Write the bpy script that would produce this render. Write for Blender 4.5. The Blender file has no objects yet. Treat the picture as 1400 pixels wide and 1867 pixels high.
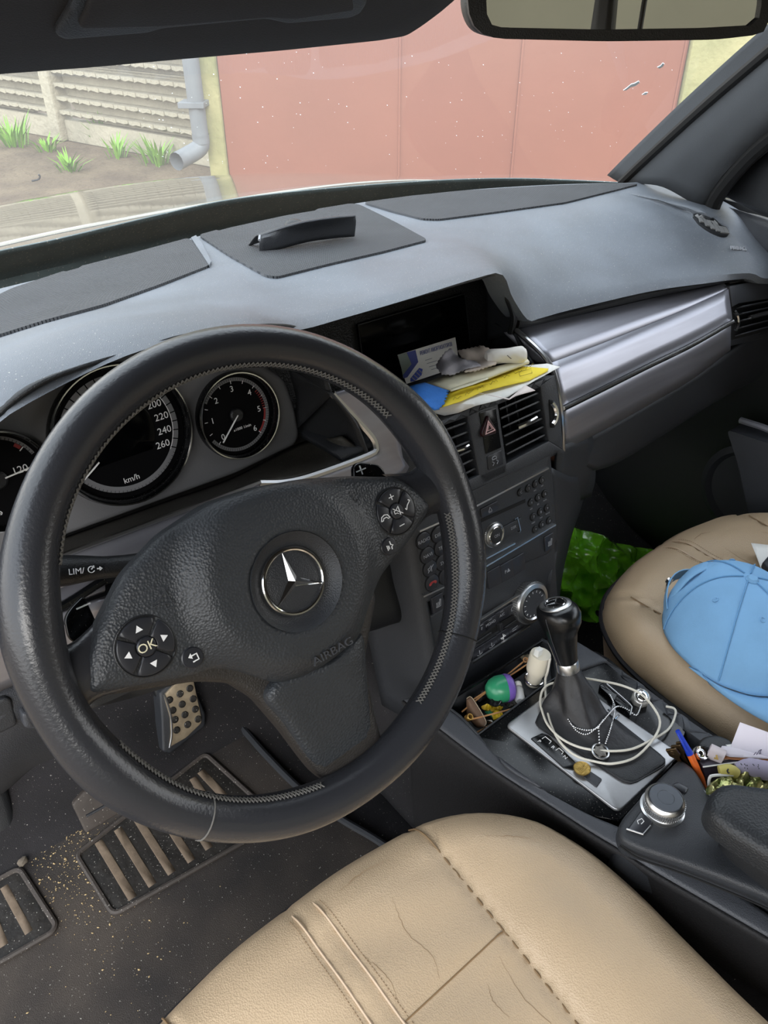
import bpy, bmesh, math, random
import numpy as np
from mathutils import Vector, Matrix
from mathutils.geometry import delaunay_2d_cdt
from mathutils.bvhtree import BVHTree
SC = bpy.context.scene
COL = SC.collection
R = math.radians
random.seed(7)
rng = np.random.default_rng(7)
# ------------------------------------------------------------------ camera, sky, exposure
# the car is laid out with the steering wheel's centre at (0, 0, UP): x to the right, y forward, z up
UP = 1.12
YAW, PITCH, FPX = R(39), R(35.6), 1400.0
CAM = np.array([-.218, -.3908, .3774])
cr = np.array([math.cos(YAW), -math.sin(YAW), 0])
cf = np.array([math.sin(YAW)*math.cos(PITCH), math.cos(YAW)*math.cos(PITCH), -math.sin(PITCH)])
cu = np.cross(cr, cf)
cd = bpy.data.cameras.new('camera'); co = bpy.data.objects.new('camera', cd); COL.objects.link(co)
co.matrix_world = Matrix(((cr[0], cu[0], -cf[0], CAM[0]), (cr[1], cu[1], -cf[1], CAM[1]),
                          (cr[2], cu[2], -cf[2], CAM[2]+UP), (0, 0, 0, 1)))
cd.sensor_fit = 'VERTICAL'; cd.sensor_height = 36; cd.lens = 36*FPX/1867
cd.clip_start = .01; cd.clip_end = 200
SC.camera = co
SC.view_settings.view_transform = 'Standard'; SC.view_settings.look = 'None'
SC.view_settings.gamma = 1; SC.view_settings.use_curve_mapping = False
SC.view_settings.exposure = 1.62
w = bpy.data.worlds.new('sky'); SC.world = w; w.use_nodes = True
nt = w.node_tree; bg = nt.nodes['Background']
tc = nt.nodes.new('ShaderNodeTexCoord'); sx = nt.nodes.new('ShaderNodeSeparateXYZ')
rp = nt.nodes.new('ShaderNodeValToRGB')
nt.links.new(tc.outputs['Generated'], sx.inputs[0]); nt.links.new(sx.outputs[2], rp.inputs[0])
rp.color_ramp.elements[0].position = 0; rp.color_ramp.elements[0].color = (1, .97, .92, 1)
rp.color_ramp.elements[1].position = .55; rp.color_ramp.elements[1].color = (.84, .92, 1.02, 1)
nt.links.new(rp.outputs[0], bg.inputs[0]); bg.inputs[1].default_value = 1.25
sd = bpy.data.lights.new('sun', 'SUN'); so = bpy.data.objects.new('sun', sd); COL.objects.link(so)
sd.energy = 1.1; sd.angle = R(35); sd.color = (1, .95, .88)
so.rotation_euler = Vector((.42, .72, -.6)).to_track_quat('-Z', 'Y').to_euler(); so.location = (-6, -9, 14)

# ------------------------------------------------------------------ helpers
def V3(*a): return np.array(a, float)
def ray(px, py):
    return (px-700)/FPX*cr + (933.5-py)/FPX*cu + cf
def P(px, py, x=None, y=None, z=None):
    r = ray(px, py)
    if x is not None: t = (x-CAM[0])/r[0]
    elif y is not None: t = (y-CAM[1])/r[1]
    else: t = (z-CAM[2])/r[2]
    return CAM+t*r
def nrm(v): return v/np.linalg.norm(v)
class Fr:                      # a working plane: origin, two axes and the normal
    def __init__(s, o, X, Y): s.o = np.array(o, float); s.X = nrm(np.array(X, float)); Y = np.array(Y, float); s.Y = nrm(Y-s.X*(Y@s.X)); s.N = np.cross(s.X, s.Y)
    def w(s, u, v, h=0): return s.o+s.X*u+s.Y*v+s.N*h
    def px(s, px, py, h=0):
        r = ray(px, py); t = ((s.o+s.N*h-CAM)@s.N)/(r@s.N); d = CAM+t*r-s.o
        return (d@s.X, d@s.Y)
    def pxs(s, L, h=0): return [s.px(a, b, h) for a, b in L]
    def at(s, u, v, h=0, rot=0):
        c, n = math.cos(rot), math.sin(rot)
        return Fr(s.w(u, v, h), s.X*c+s.Y*n, s.Y*c-s.X*n)
XY = Fr((0, 0, 0), (1, 0, 0), (0, 1, 0))

MATS = {}
def lin(c): return c/12.92 if c <= .04045 else ((c+.055)/1.055)**2.4
def hexc(h): return tuple(lin(int(h[i:i+2], 16)/255) for i in (0, 2, 4))
def mat(name, col, rough=.5, metal=0, bump=0, scale=300, kind='noise', vary=0, vscale=20, col2=None, spec=.5, stretch=None, coat=0, detail=3, rvary=0, speck=0, speckscale=900, thresh=.5, alpha=None, trans=0, bdist=.001):
    if name in MATS: return MATS[name]
    m = bpy.data.materials.new(name); m.use_nodes = True; t = m.node_tree; b = t.nodes['Principled BSDF']; L = t.links
    c = hexc(col) if isinstance(col, str) else col
    b.inputs['Base Color'].default_value = (*c, 1); b.inputs['Roughness'].default_value = rough
    b.inputs['Metallic'].default_value = metal; b.inputs['Specular IOR Level'].default_value = spec
    b.inputs['Coat Weight'].default_value = coat; b.inputs['Transmission Weight'].default_value = trans
    tcn = t.nodes.new('ShaderNodeTexCoord'); src = tcn.outputs['Object']
    if stretch:
        mp = t.nodes.new('ShaderNodeMapping'); mp.inputs['Scale'].default_value = stretch; L.new(src, mp.inputs[0]); src2 = mp.outputs[0]
    else: src2 = src
    cur = None
    if vary or col2:
        n = t.nodes.new('ShaderNodeTexNoise'); n.inputs['Scale'].default_value = vscale; n.inputs['Detail'].default_value = detail+2; L.new(src2, n.inputs[0])
        r = t.nodes.new('ShaderNodeValToRGB'); L.new(n.outputs[0], r.inputs[0])
        c2 = hexc(col2) if isinstance(col2, str) else (col2 or tuple(min(1, q*(1+vary)) for q in c))
        c1 = c if col2 else tuple(q*(1-vary) for q in c)
        r.color_ramp.elements[0].position = max(0, thresh-.18); r.color_ramp.elements[1].position = min(1, thresh+.18)
        r.color_ramp.elements[0].color = (*c1, 1); r.color_ramp.elements[1].color = (*c2, 1)
        cur = r.outputs[0]
        if rvary:
            mm = t.nodes.new('ShaderNodeMapRange'); L.new(n.outputs[0], mm.inputs[0]); mm.inputs[1].default_value = .3; mm.inputs[2].default_value = .7
            mm.inputs[3].default_value = max(.02, rough-rvary); mm.inputs[4].default_value = min(1, rough+rvary); L.new(mm.outputs[0], b.inputs['Roughness'])
    if speck:                  # dust grains that lie on the surface
        n2 = t.nodes.new('ShaderNodeTexNoise'); n2.inputs['Scale'].default_value = speckscale; n2.inputs['Detail'].default_value = 1; L.new(src, n2.inputs[0])
        r2 = t.nodes.new('ShaderNodeValToRGB'); L.new(n2.outputs[0], r2.inputs[0]); r2.color_ramp.elements[0].position = .74-speck*.1; r2.color_ramp.elements[1].position = .80-speck*.1
        mx = t.nodes.new('ShaderNodeMix'); mx.data_type = 'RGBA'; L.new(r2.outputs[0], mx.inputs[0])
        if cur: L.new(cur, mx.inputs[6])
        else: mx.inputs[6].default_value = (*c, 1)
        mx.inputs[7].default_value = (.42, .4, .36, 1); cur = mx.outputs[2]
    if cur: L.new(cur, b.inputs['Base Color'])
    if bump:
        if kind == 'vor':
            g = t.nodes.new('ShaderNodeTexVoronoi'); g.inputs['Scale'].default_value = scale
        elif kind == 'wave':
            g = t.nodes.new('ShaderNodeTexWave'); g.inputs['Scale'].default_value = scale
        else:
            g = t.nodes.new('ShaderNodeTexNoise'); g.inputs['Scale'].default_value = scale; g.inputs['Detail'].default_value = detail
        L.new(src2, g.inputs[0])
        bp = t.nodes.new('ShaderNodeBump'); bp.inputs['Strength'].default_value = bump; bp.inputs['Distance'].default_value = bdist; L.new(g.outputs[0], bp.inputs['Height']); L.new(bp.outputs[0], b.inputs['Normal'])
    if alpha is not None: b.inputs['Alpha'].default_value = alpha
    MATS[name] = m
    return m

INV = {}                       # root name -> inverse matrix, so that children are stored in the root's own space
def root(name, label, cat, loc, group=None, mtx=None):
    o = bpy.data.objects.new(name, None); COL.objects.link(o); o.empty_display_size = .02
    M = mtx if mtx is not None else Matrix.Translation(Vector(loc))
    o.matrix_world = M; INV[o.name] = np.array(M.inverted())
    tag(o, label, cat, group); return o
def tag(o, label=None, cat=None, group=None, kind=None):
    if label: o['label'] = label
    if cat: o['category'] = cat
    if group: o['group'] = group
    if kind: o['kind'] = kind
    return o
def top(o):
    while o.parent: o = o.parent
    return o
def mk(name, vf, m, parent=None, smooth=True, sharp=.6, thick=0, sub=0, off=-1):
    V, F = vf; V = np.array(V, float)
    loc = None
    if parent is not None:
        A = INV[top(parent).name]; V = V@A[:3, :3].T+A[:3, 3]
        if top(parent) is not parent: V = V-OFFS.get(parent.name, np.zeros(3))
    else:
        loc = np.array([(V[:, 0].min()+V[:, 0].max())/2, (V[:, 1].min()+V[:, 1].max())/2, V[:, 2].min()]); V = V-loc
    me = bpy.data.meshes.new(name); me.from_pydata(V.tolist(), [], F); me.validate()
    bm = bmesh.new(); bm.from_mesh(me); bmesh.ops.remove_doubles(bm, verts=bm.verts, dist=1e-7); bmesh.ops.recalc_face_normals(bm, faces=bm.faces); bm.to_mesh(me); bm.free()
    if m is not None: me.materials.append(m)
    if smooth: me.shade_smooth(); me.set_sharp_from_angle(angle=sharp)
    o = bpy.data.objects.new(name, me); COL.objects.link(o)
    if parent is not None: o.parent = parent
    else:
        o.location = loc; INV[o.name] = np.array(Matrix.Translation(Vector(-loc)))
    if thick:
        s = o.modifiers.new('solid', 'SOLIDIFY'); s.thickness = thick; s.offset = off
    if sub:
        s = o.modifiers.new('sub', 'SUBSURF'); s.levels = s.render_levels = sub
    return o
OFFS = {}
def join(*L):
    V = []; F = []
    for v, f in L:
        n = len(V); V += [tuple(q) for q in v]; F += [tuple(i+n for i in g) for g in f]
    return V, F
def cat(pts, n, closed=False):           # Catmull-Rom through the points, n samples evenly by arc length
    p = np.array(pts, float); k = len(p)
    if k == 2 and not closed:
        t = np.linspace(0, 1, n)[:, None]; return p[0]*(1-t)+p[1]*t
    if closed: q = np.vstack([p[-1], p, p[0], p[1]])
    else: q = np.vstack([2*p[0]-p[1], p, 2*p[-1]-p[-2]])
    out = []
    segs = k if closed else k-1
    for i in range(segs):
        a, b, c, d = q[i:i+4]
        for t in np.linspace(0, 1, 12, endpoint=False):
            out.append(.5*((2*b)+(c-a)*t+(2*a-5*b+4*c-d)*t*t+(3*b-a-3*c+d)*t**3))
    out.append(p[0] if closed else p[-1])
    return resamp(np.array(out), n, closed)
def resamp(o, n, closed=False):
    o = np.array(o, float)
    s = np.r_[0, np.cumsum(np.linalg.norm(np.diff(o, axis=0), axis=1))]
    t = np.linspace(0, s[-1], n+1)[:-1] if closed else np.linspace(0, s[-1], n)
    return np.stack([np.interp(t, s, o[:, j]) for j in range(o.shape[1])], 1)
def rpoly(pts, r, seg=5):                # polygon with rounded corners
    p = [np.array(q, float) for q in pts]; n = len(p); out = []
    for i in range(n):
        a, b, c = p[i-1], p[i], p[(i+1) % n]
        rr = r[i] if isinstance(r, (list, tuple)) else r
        d1 = np.linalg.norm(a-b); d2 = np.linalg.norm(c-b); k = min(rr, d1*.48, d2*.48)
        if k < 1e-6: out.append(b); continue
        s = b+(a-b)/d1*k; e = b+(c-b)/d2*k
        for t in np.linspace(0, 1, seg): out.append((1-t)**2*s+2*t*(1-t)*b+t*t*e)
    return out
def dens(poly, cell):                    # split long edges of a closed polygon
    out = []; n = len(poly)
    for i in range(n):
        a = np.array(poly[i], float); b = np.array(poly[(i+1) % n], float); k = max(1, int(math.ceil(np.linalg.norm(b-a)/cell)))
        for j in range(k): out.append(a+(b-a)*j/k)
    return out
def circ(cx, cy, r, n=32, ry=None, a0=0): return [(cx+r*math.cos(a0+2*math.pi*i/n), cy+(ry or r)*math.sin(a0+2*math.pi*i/n)) for i in range(n)]
def pdist(Q, B):
    A = B; C = np.roll(B, -1, 0); d = C-A; L2 = (d*d).sum(1)+1e-18
    out = np.full(len(Q), 1e9)
    for i in range(len(A)):
        t = np.clip(((Q-A[i])@d[i])/L2[i], 0, 1); e = Q-(A[i]+t[:, None]*d[i]); out = np.minimum(out, (e*e).sum(1))
    return np.sqrt(out)
def inside(Q, B):
    x, y = Q[:, 0], Q[:, 1]; r = np.zeros(len(Q), bool); n = len(B)
    for i in range(n):
        x1, y1 = B[i]; x2, y2 = B[(i+1) % n]
        c = ((y1 > y) != (y2 > y)) & (x < (x2-x1)*(y-y1)/((y2-y1) or 1e-12)+x1); r ^= c
    return r
def fillpoly(poly, cell, rings=()):
    B = np.array(dens(poly, cell))
    area = .5*np.sum(B[:, 0]*np.roll(B[:, 1], -1)-np.roll(B[:, 0], -1)*B[:, 1])
    if area < 0: B = B[::-1].copy()
    lo, hi = B.min(0), B.max(0)
    X, Y = np.meshgrid(np.arange(lo[0]+cell/2, hi[0], cell), np.arange(lo[1]+cell/2, hi[1], cell*.87))
    X = X+(np.arange(X.shape[0]) % 2)[:, None]*cell/2
    Q = np.stack([X.ravel(), Y.ravel()], 1); Q = Q[inside(Q, B)] if len(Q) else Q
    rm = (max(rings) if rings else 0)+cell*.45
    if len(Q): Q = Q[pdist(Q, B) > rm]
    T = np.roll(B, -1, 0)-np.roll(B, 1, 0); T /= np.linalg.norm(T, axis=1)[:, None]+1e-12; NN = np.stack([-T[:, 1], T[:, 0]], 1)
    ex = []
    for r in rings:
        q = B+NN*r; q = q[inside(q, B)]
        if len(q): ex.append(q[pdist(q, B) > r*.93])
    allp = np.vstack([B]+ex+([Q] if len(Q) else []))
    n = len(B)
    vo, eo, fo, ov, oe, of = delaunay_2d_cdt([Vector(p) for p in allp], [(i, (i+1) % n) for i in range(n)], [], 1, 1e-7)
    vo = np.array([tuple(v) for v in vo]); mp = {}
    for i, l in enumerate(ov):
        for j in l: mp[j] = i
    return vo, [tuple(f) for f in fo], [mp[i] for i in range(n) if i in mp], pdist(vo, B)
def puff(fr, poly, h0, h1, bev=.002, dome=0, dw=None, cell=None, hf=None, cap=True):
    """solid on a plane: outline poly, from height h0 to h1, rounded edge bev, gentle dome"""
    a = np.array(poly); size = (a.max(0)-a.min(0)).max(); cell = cell or size/14
    rings = [bev*.12, bev*.4, bev] if bev else []
    vo, fo, loop, d = fillpoly(poly, cell, rings)
    h = np.full(len(vo), float(h1))
    if bev: t = np.clip(d/bev, 0, 1); h = h1-bev+bev*np.sqrt(1-(1-t)**2)
    if dome: t = np.clip(d/(dw or size*.4), 0, 1); h = h+dome*(1-(1-t)**2)
    if hf is not None: h = h+np.array([hf(u, v) for u, v in vo])
    V = [fr.w(u, v, z) for (u, v), z in zip(vo, h)]; F = list(fo); n = len(V)
    V += [fr.w(*vo[i], h0) for i in loop]; k = len(loop)
    for i in range(k):
        j = (i+1) % k; F.append((loop[i], n+i, n+j, loop[j]))
    if cap: F.append(tuple(range(n+k-1, n-1, -1)))
    return V, F
def grid(rows, cu_=False, cv=False):
    r = len(rows); c = len(rows[0]); V = [p for q in rows for p in q]; F = []
    for i in range(r if cv else r-1):
        for j in range(c if cu_ else c-1):
            F.append((i*c+j, i*c+(j+1) % c, ((i+1) % r)*c+(j+1) % c, ((i+1) % r)*c+j))
    return V, F
def loft(rows, nu, nv, cu_=False):
    A = [cat(r, nu, cu_) for r in rows]
    B = [cat([a[j] for a in A], nv) for j in range(nu)]
    return grid([[B[j][i] for j in range(nu)] for i in range(nv)], cu_)
def tube(pts, r, n=8, closed=False, samples=None, sec=None, up=None, cap=True):
    p = cat(pts, samples, closed) if samples else np.array(pts, float); m = len(p)
    rr = np.full(m, r) if np.isscalar(r) else np.interp(np.linspace(0, 1, m), np.linspace(0, 1, len(r)), r)
    T = np.array([p[(i+1) % m]-p[i-1] if closed else p[min(i+1, m-1)]-p[max(i-1, 0)] for i in range(m)]); T /= np.linalg.norm(T, axis=1)[:, None]+1e-12
    u = nrm(np.cross(T[0], up if up is not None else ((0, 0, 1) if abs(T[0][2]) < .9 else (1, 0, 0)))); rows = []
    for i in range(m):
        u = nrm(u-T[i]*(u@T[i])); v = np.cross(T[i], u)
        rows.append([p[i]+(u*math.cos(a)+v*math.sin(a))*rr[i] for a in np.linspace(0, 2*math.pi, n, endpoint=False)] if sec is None else [p[i]+(u*a+v*b)*rr[i] for a, b in sec])
    V, F = grid(rows, True, closed); k = len(rows[0])
    if not closed and cap: F += [tuple(range(k-1, -1, -1)), tuple(range((m-1)*k, m*k))]
    return V, F
def lathe(fr, prof, n=32, closed=False):   # profile of (radius, height) about the frame's normal
    rows = []
    for a in np.linspace(0, 2*math.pi, n, endpoint=False):
        rows.append([fr.w(r*math.cos(a), r*math.sin(a), h) for r, h in prof])
    V, F = grid(rows, closed, True)
    k = len(prof)
    if not closed:
        if prof[0][0] > 1e-5: F.append(tuple(i*k for i in range(n)))
        if prof[-1][0] > 1e-5: F.append(tuple(i*k+k-1 for i in range(n-1, -1, -1)))
    return V, F
def torus(fr, Rm, r, n=48, k=10): return lathe(fr, [(Rm+r*math.cos(a), r*math.sin(a)) for a in np.linspace(0, 2*math.pi, k, endpoint=False)], n, True)
def box(fr, su, sv, h0, h1, bev=.001, r=None): 
    return puff(fr, rpoly([(-su/2, -sv/2), (su/2, -sv/2), (su/2, sv/2), (-su/2, sv/2)], r if r is not None else min(su, sv)*.15, 4), h0, h1, bev, cell=max(su, sv))
def txt(s, fr, size, h=0, depth=.0002, align='CENTER', sx_=1):
    c = bpy.data.curves.new('t', 'FONT'); c.body = s; c.size = size; c.align_x = align; c.align_y = 'CENTER'; c.extrude = depth/2; c.resolution_u = 3
    o = bpy.data.objects.new('t', c); COL.objects.link(o); dg = bpy.context.evaluated_depsgraph_get(); dg.update()
    me = bpy.data.meshes.new_from_object(o.evaluated_get(dg)); V = [fr.w(v.co.x*sx_, v.co.y, h+v.co.z) for v in me.vertices]; F = [tuple(p.vertices) for p in me.polygons]
    bpy.data.objects.remove(o); bpy.data.curves.remove(c); bpy.data.meshes.remove(me)
    return V, F
def line(fr, pts, wid, h0, h1, closed=False):      # a flat printed or raised line along points on a plane
    p = np.array(pts, float); m = len(p); L = []; 
    for i in range(m):
        a = p[i-1] if (closed or i > 0) else p[i]; b = p[(i+1) % m] if (closed or i < m-1) else p[i]
        t = nrm(b-a); nn = np.array([-t[1], t[0]])*wid/2; L.append([fr.w(*(p[i]+nn), h0), fr.w(*(p[i]+nn), h1), fr.w(*(p[i]-nn), h1), fr.w(*(p[i]-nn), h0)])
    V, F = grid(L, True, closed)
    if not closed: F += [(0, 1, 2, 3), tuple(range((m-1)*4+3, (m-1)*4-1, -1))]
    return V, F
def drape(pxpoly, bvh, off, cell, thick=.0012):     # a sheet lying on another surface
    vo, fo, loop, d = fillpoly(pxpoly, cell); V = []; N = []
    for u, v in vo:
        r = nrm(ray(u, v)); hit, n, i, ds = bvh.ray_cast(Vector(CAM), Vector(r))
        k = 0
        while hit is None and k < 14:
            k += 1; r = nrm(ray(u, v+2.5*k)); hit, n, i, ds = bvh.ray_cast(Vector(CAM), Vector(r))
        if hit is None: hit = Vector(CAM+r*1.0); n = Vector(-r)
        if n.dot(Vector(r)) > 0: n = -n
        V.append(np.array(hit)); N.append(np.array(n))
    V = np.array(V); N = np.array(N); n0 = len(V); A = V+N*off; Bq = V+N*(off-thick)
    F = list(fo)+[tuple(i+n0 for i in reversed(f)) for f in fo]
    k = len(loop)
    for i in range(k):
        j = (i+1) % k; F.append((loop[i], n0+loop[i], n0+loop[j], loop[j]))
    return np.vstack([A, Bq]), F
def bvh_of(vf): return BVHTree.FromPolygons([Vector(v) for v in vf[0]], vf[1])
# ------------------------------------------------------------------ materials
m_dash = mat('dusty_dash', '666b72', .52, 0, .35, 1400, 'vor', .16, 9, speck=.35, speckscale=700, rvary=.06)
m_mesh = mat('dash_mesh_fabric', '505256', .75, 0, 1, 95, 'wave', vary=.08, vscale=14, bdist=.004)
m_blk = mat('black_plastic', '1a1b1d', .45, 0, .25, 900, 'vor')
m_blk2 = mat('charcoal_plastic', '2a2c30', .5, 0, .3, 900, 'vor', .1, 12)
m_grey = mat('grey_plastic', '3a3c41', .5, 0, .3, 800, 'vor', .12, 10)
m_dust = mat('dusty_black_plastic', '3a3731', .6, 0, .3, 500, 'noise', .25, 40, speck=.3, speckscale=1100)
m_void = mat('matt_black', '070708', .9)
m_gloss = mat('gloss_black', '07080a', .2, 0, spec=.35, speck=.1, speckscale=1200)
m_screen = mat('screen_glass', '040506', .12, spec=.12)
m_silver = mat('brushed_silver', '9a9aa2', .36, .65, .06, 300, 'noise', .1, 60, stretch=(.06, 1, 1), bdist=.0005)
m_chrome = mat('chrome', 'e6e6e6', .12, 1)
m_satin = mat('satin_chrome', 'c4c4c4', .3, 1)
m_rim = mat('rim_leather', '2e2f33', .27, 0, .25, 420, 'noise')
m_rimworn = mat('worn_leather', '2c2828', .42, 0, .5, 260, 'noise', .3, 25, rvary=.1)
m_pad = mat('pad_plastic', '2e3135', .44, 0, .55, 520, 'vor', .08, 20, bdist=.0008)
m_btn = mat('button_plastic', '25262b', .35)
m_white = mat('white_print', 'e8e8e8', .6)
m_dim = mat('dim_print', '8d8f94', .6)
m_thread = mat('grey_thread', '6a6864', .8)
m_beige = mat('beige_leather', 'b59e81', .42, 0, .5, 620, 'vor', .08, 6, bdist=.0007, rvary=.05)
m_beige2 = mat('beige_leather_smooth', 'bca48a', .45, 0, .35, 300, 'vor', .07, 6, bdist=.0006)
m_crease = mat('leather_crease', '7d6446', .6)
m_pipe = mat('dark_piping', '1c1a1e', .6)
m_carpet = mat('dark_carpet', '1b191b', .95, 0, 1, 700, 'noise', .35, 12, speck=.08, speckscale=420)
m_carpet2 = mat('dusty_carpet', '221f1f', .95, 0, 1, 700, 'noise', .4, 6, col2='443d37', speck=.12, speckscale=380)
m_rubber = mat('grey_rubber', '3b3531', .7, 0, .4, 120, 'noise', .25, 25, speck=.4, speckscale=420)
m_rubberd = mat('dirty_black_rubber', '1e1b18', .6, 0, .9, 70, 'noise', .5, 40, speck=.4, speckscale=420, bdist=.002)
m_rib = mat('dusty_rib', '655748', .8, 0, .4, 300, 'noise', .2, 60)
m_paint = mat('car_paint', '857f73', .2, .8, 0, coat=1)
m_head = mat('dark_headliner', '242223', .9, 0, .6, 900, 'noise')
m_visor = mat('visor_vinyl', '262425', .7, 0, .3, 900, 'noise')
m_paper = mat('white_paper', 'e4e2dc', .8)
m_seal = mat('rubber_seal', '0c0c0d', .7)
m_steel = mat('worn_steel', 'a5967f', .4, .5, .3, 200, 'noise', .2, 60)

# ------------------------------------------------------------------ outside
GZ = -1.1
GAZ = R(41)
gn = V3(math.sin(GAZ), math.cos(GAZ), 0)         # the garage front faces the car
GX = V3(math.cos(GAZ), -math.sin(GAZ), 0)
G = Fr(CAM*V3(1, 1, 0)+gn*5.0+V3(0, 0, GZ), GX, (0, 0, 1))     # u along the wall, v up, N towards the car
gl = G.px(407, 210)[0]; gr_ = G.px(1240, 160)[0]
seams = [gl, G.px(728, 200)[0], G.px(942, 200)[0], G.px(1225, 200)[0], gr_]
m_door = mat('red_door_paint', '84503f', .45, 0, .25, 6, 'noise', .07, 1.2, bdist=.01)
m_wall = mat('yellow_plaster', '787a4e', .9, 0, .6, 30, 'noise', .14, 4, col2='a39d70', bdist=.01)
m_conc = mat('pale_concrete', '9c9684', .9, 0, .8, 18, 'noise', .12, 3, bdist=.02)
m_soil = mat('soil', '544637', 1, 0, 1, 14, 'noise', .25, 2.2, col2='6f614d', bdist=.03, detail=6)
ground = mk('ground', ([(-40, -40, GZ), (45, -40, GZ), (45, 45, GZ), (-40, 45, GZ)], [(0, 1, 2, 3)]), m_soil); ground['kind'] = 'structure'
door2 = root('door_2', None, None, G.w((gl+gr_)/2, 0)); door2['kind'] = 'structure'
for i in range(4):
    a, b = seams[i], seams[i+1]
    mk('sheet_panel', box(G.at((a+b)/2, 1.3, 0), b-a-.004, 2.5, -.05, .02-.006*(i % 2), .006, .003), m_door, door2)
    if i < 3: mk('seam_strip', box(G.at(b, 1.3, 0), .014, 2.5, -.02, .026, .004, .002), m_door, door2)
mk('frame_rail', box(G.at((gl+gr_)/2, 2.6, 0), gr_-gl, .1, -.05, .04, .01), m_door, door2)
wf = root('wall_front', None, None, G.w(gr_+1, 0)); wf['kind'] = 'structure'
jl = G.px(372, 200)[0]
mk('plaster_pier', box(G.at((jl+gl)/2, 1.6, 0), gl-jl, 3.2, -.25, .05, .02, .01), m_wall, wf)
mk('plaster_panel', box(G.at(gr_+.26, 1.6, 0), .52, 3.2, -.25, .05, .02, .01), m_wall, wf)
mk('pale_panel', box(G.at(gr_+.52+2, 1.6, 0), 4, 3.2, -.3, .0, .02, .01), mat('pale_plaster', 'aeaa96', .9, 0, .5, 20, 'noise', .1, 3), wf)
mk('lintel', box(G.at(gr_+.5, 3.0, 0), 8, .8, -.3, .03, .02, .01), m_wall, wf)
# concrete fence on the left, rock-faced blocks course by course
f1 = P(345, 295, z=GZ); f0 = P(112, 252, z=GZ); fd = nrm((f1-f0)*V3(1, 1, 0))
FN = Fr(f0, fd, (0, 0, 1))
if (CAM-f0)@FN.N < 0: FN = Fr(f1, -fd, (0, 0, 1))
fence = root('concrete_fence', 'pale precast concrete fence with rock-faced block courses beside the garage', 'fence', f1)
up_ = [FN.px(112, 200)[0], FN.px(400, 240)[0], FN.px(-180, 180)[0]]
us = sorted(up_)
us = [us[0], us[1], us[2]]
for u in us[:2]+[us[0]-2.1]: mk('post', box(FN.at(u, 1.65, 0), .17, 3.3, -.06, .13, .03, .02), m_conc, fence)
blk = []
for k in range(3):
    vo = puff(Fr((0, 0, 0), (1, 0, 0), (0, 0, 1)), rpoly([(-.085, -.056), (.085, -.056), (.085, .056), (-.085, .056)], .012, 3), 0, .03, .0, cell=.05, hf=lambda u, v: .022*max(0, 1-(u/.09)**2)*max(0, 1-(v/.06)**2)+.009*math.sin(45*u+k*2)*math.cos(40*v+k))
    blk.append(vo)
proto = []
span = sorted([us[0], us[1], us[2]])
cnt = 0
for (a, b) in ((span[0]+.09, span[1]-.09), (span[1]+.09, span[2]+.3), (span[0]-2.0, span[0]-.09)):
    n = max(1, round((b-a)/.18)); s = (b-a)/n
    mk('plinth', box(FN.at((a+b)/2, .1, 0), b-a, .2, -.05, .06, .02, .01), m_conc, fence)
    first = a < span[0]-.5; up_b = []
    for r in range(26):
        for i in range(n):
            f = FN.at(a+s*(i+.5)+(s*.0), .20+.12*(r+.5), -.02)
            if cnt >= 3 and (first or r > 10):
                Vb, Fb = blk[(r*5+i*3) % 3]; up_b.append(([f.w(p[0]*s/.174, p[1], p[2]) for p in Vb], Fb)); continue
            if cnt < 3:
                V, F = blk[cnt]; V = [np.array((p[0]*s/.174, p[1], p[2])) for p in V]
                o = mk('block', (V, F), m_conc, None); o.location = (0, 0, 0)
                o.parent = fence; proto.append(o); q = o
            else:
                q = proto[cnt % 3].copy(); COL.objects.link(q)
            off = Vector(f.o)-Vector(f1)
            q.matrix_local = Matrix(((f.X[0], f.Y[0], f.N[0], off.x), (f.X[1], f.Y[1], f.N[1], off.y), (f.X[2], f.Y[2], f.N[2], off.z), (0, 0, 0, 1)))
            cnt += 1
    if up_b: ub = mk('blocks', join(*up_b), m_conc, fence); ub['kind'] = 'stuff'
    mk('slab_back', box(FN.at((a+b)/2, 1.75, -.06), b-a, 3.1, 0, .04, .01), m_conc, fence)
    for r in range(1, 6): mk('slab_joint', box(FN.at((a+b)/2, .20+.48*r, -.025), b-a, .014, 0, .03, .003, .003), m_conc, fence)
# grey downpipe with an elbow at the garage corner
pb = G.px(366, 250, .12); pt_ = G.px(346, 118, .12)
dp = root('downpipe', 'grey metal downpipe with a bent outlet at the garage corner', 'downpipe', G.w(pb[0], pb[1], .12))
el = G.px(368, 268, .12); tip = G.px(332, 286, .12)
m_pipe2 = mat('grey_pipe', '6b7074', .5, 0, .2, 20, 'noise', .1, 8)
mk('pipe', tube([G.w(pt_[0], 2.6, .12), G.w(el[0], el[1]+.02, .12)], .048, 14), m_pipe2, dp)
mk('outlet', tube([G.w(el[0], el[1]+.07, .12), G.w(el[0]-.01, el[1]+.0, .12), G.w(tip[0]+.03, tip[1]+.01, .2), G.w(tip[0], tip[1], .25)], .05, 14, samples=14, cap=False), m_pipe2, dp)
bk = G.px(352, 190, .12); mk('bracket', box(G.at(bk[0], bk[1], .06), .15, .03, -.03, .12, .005), m_pipe2, dp)
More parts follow.
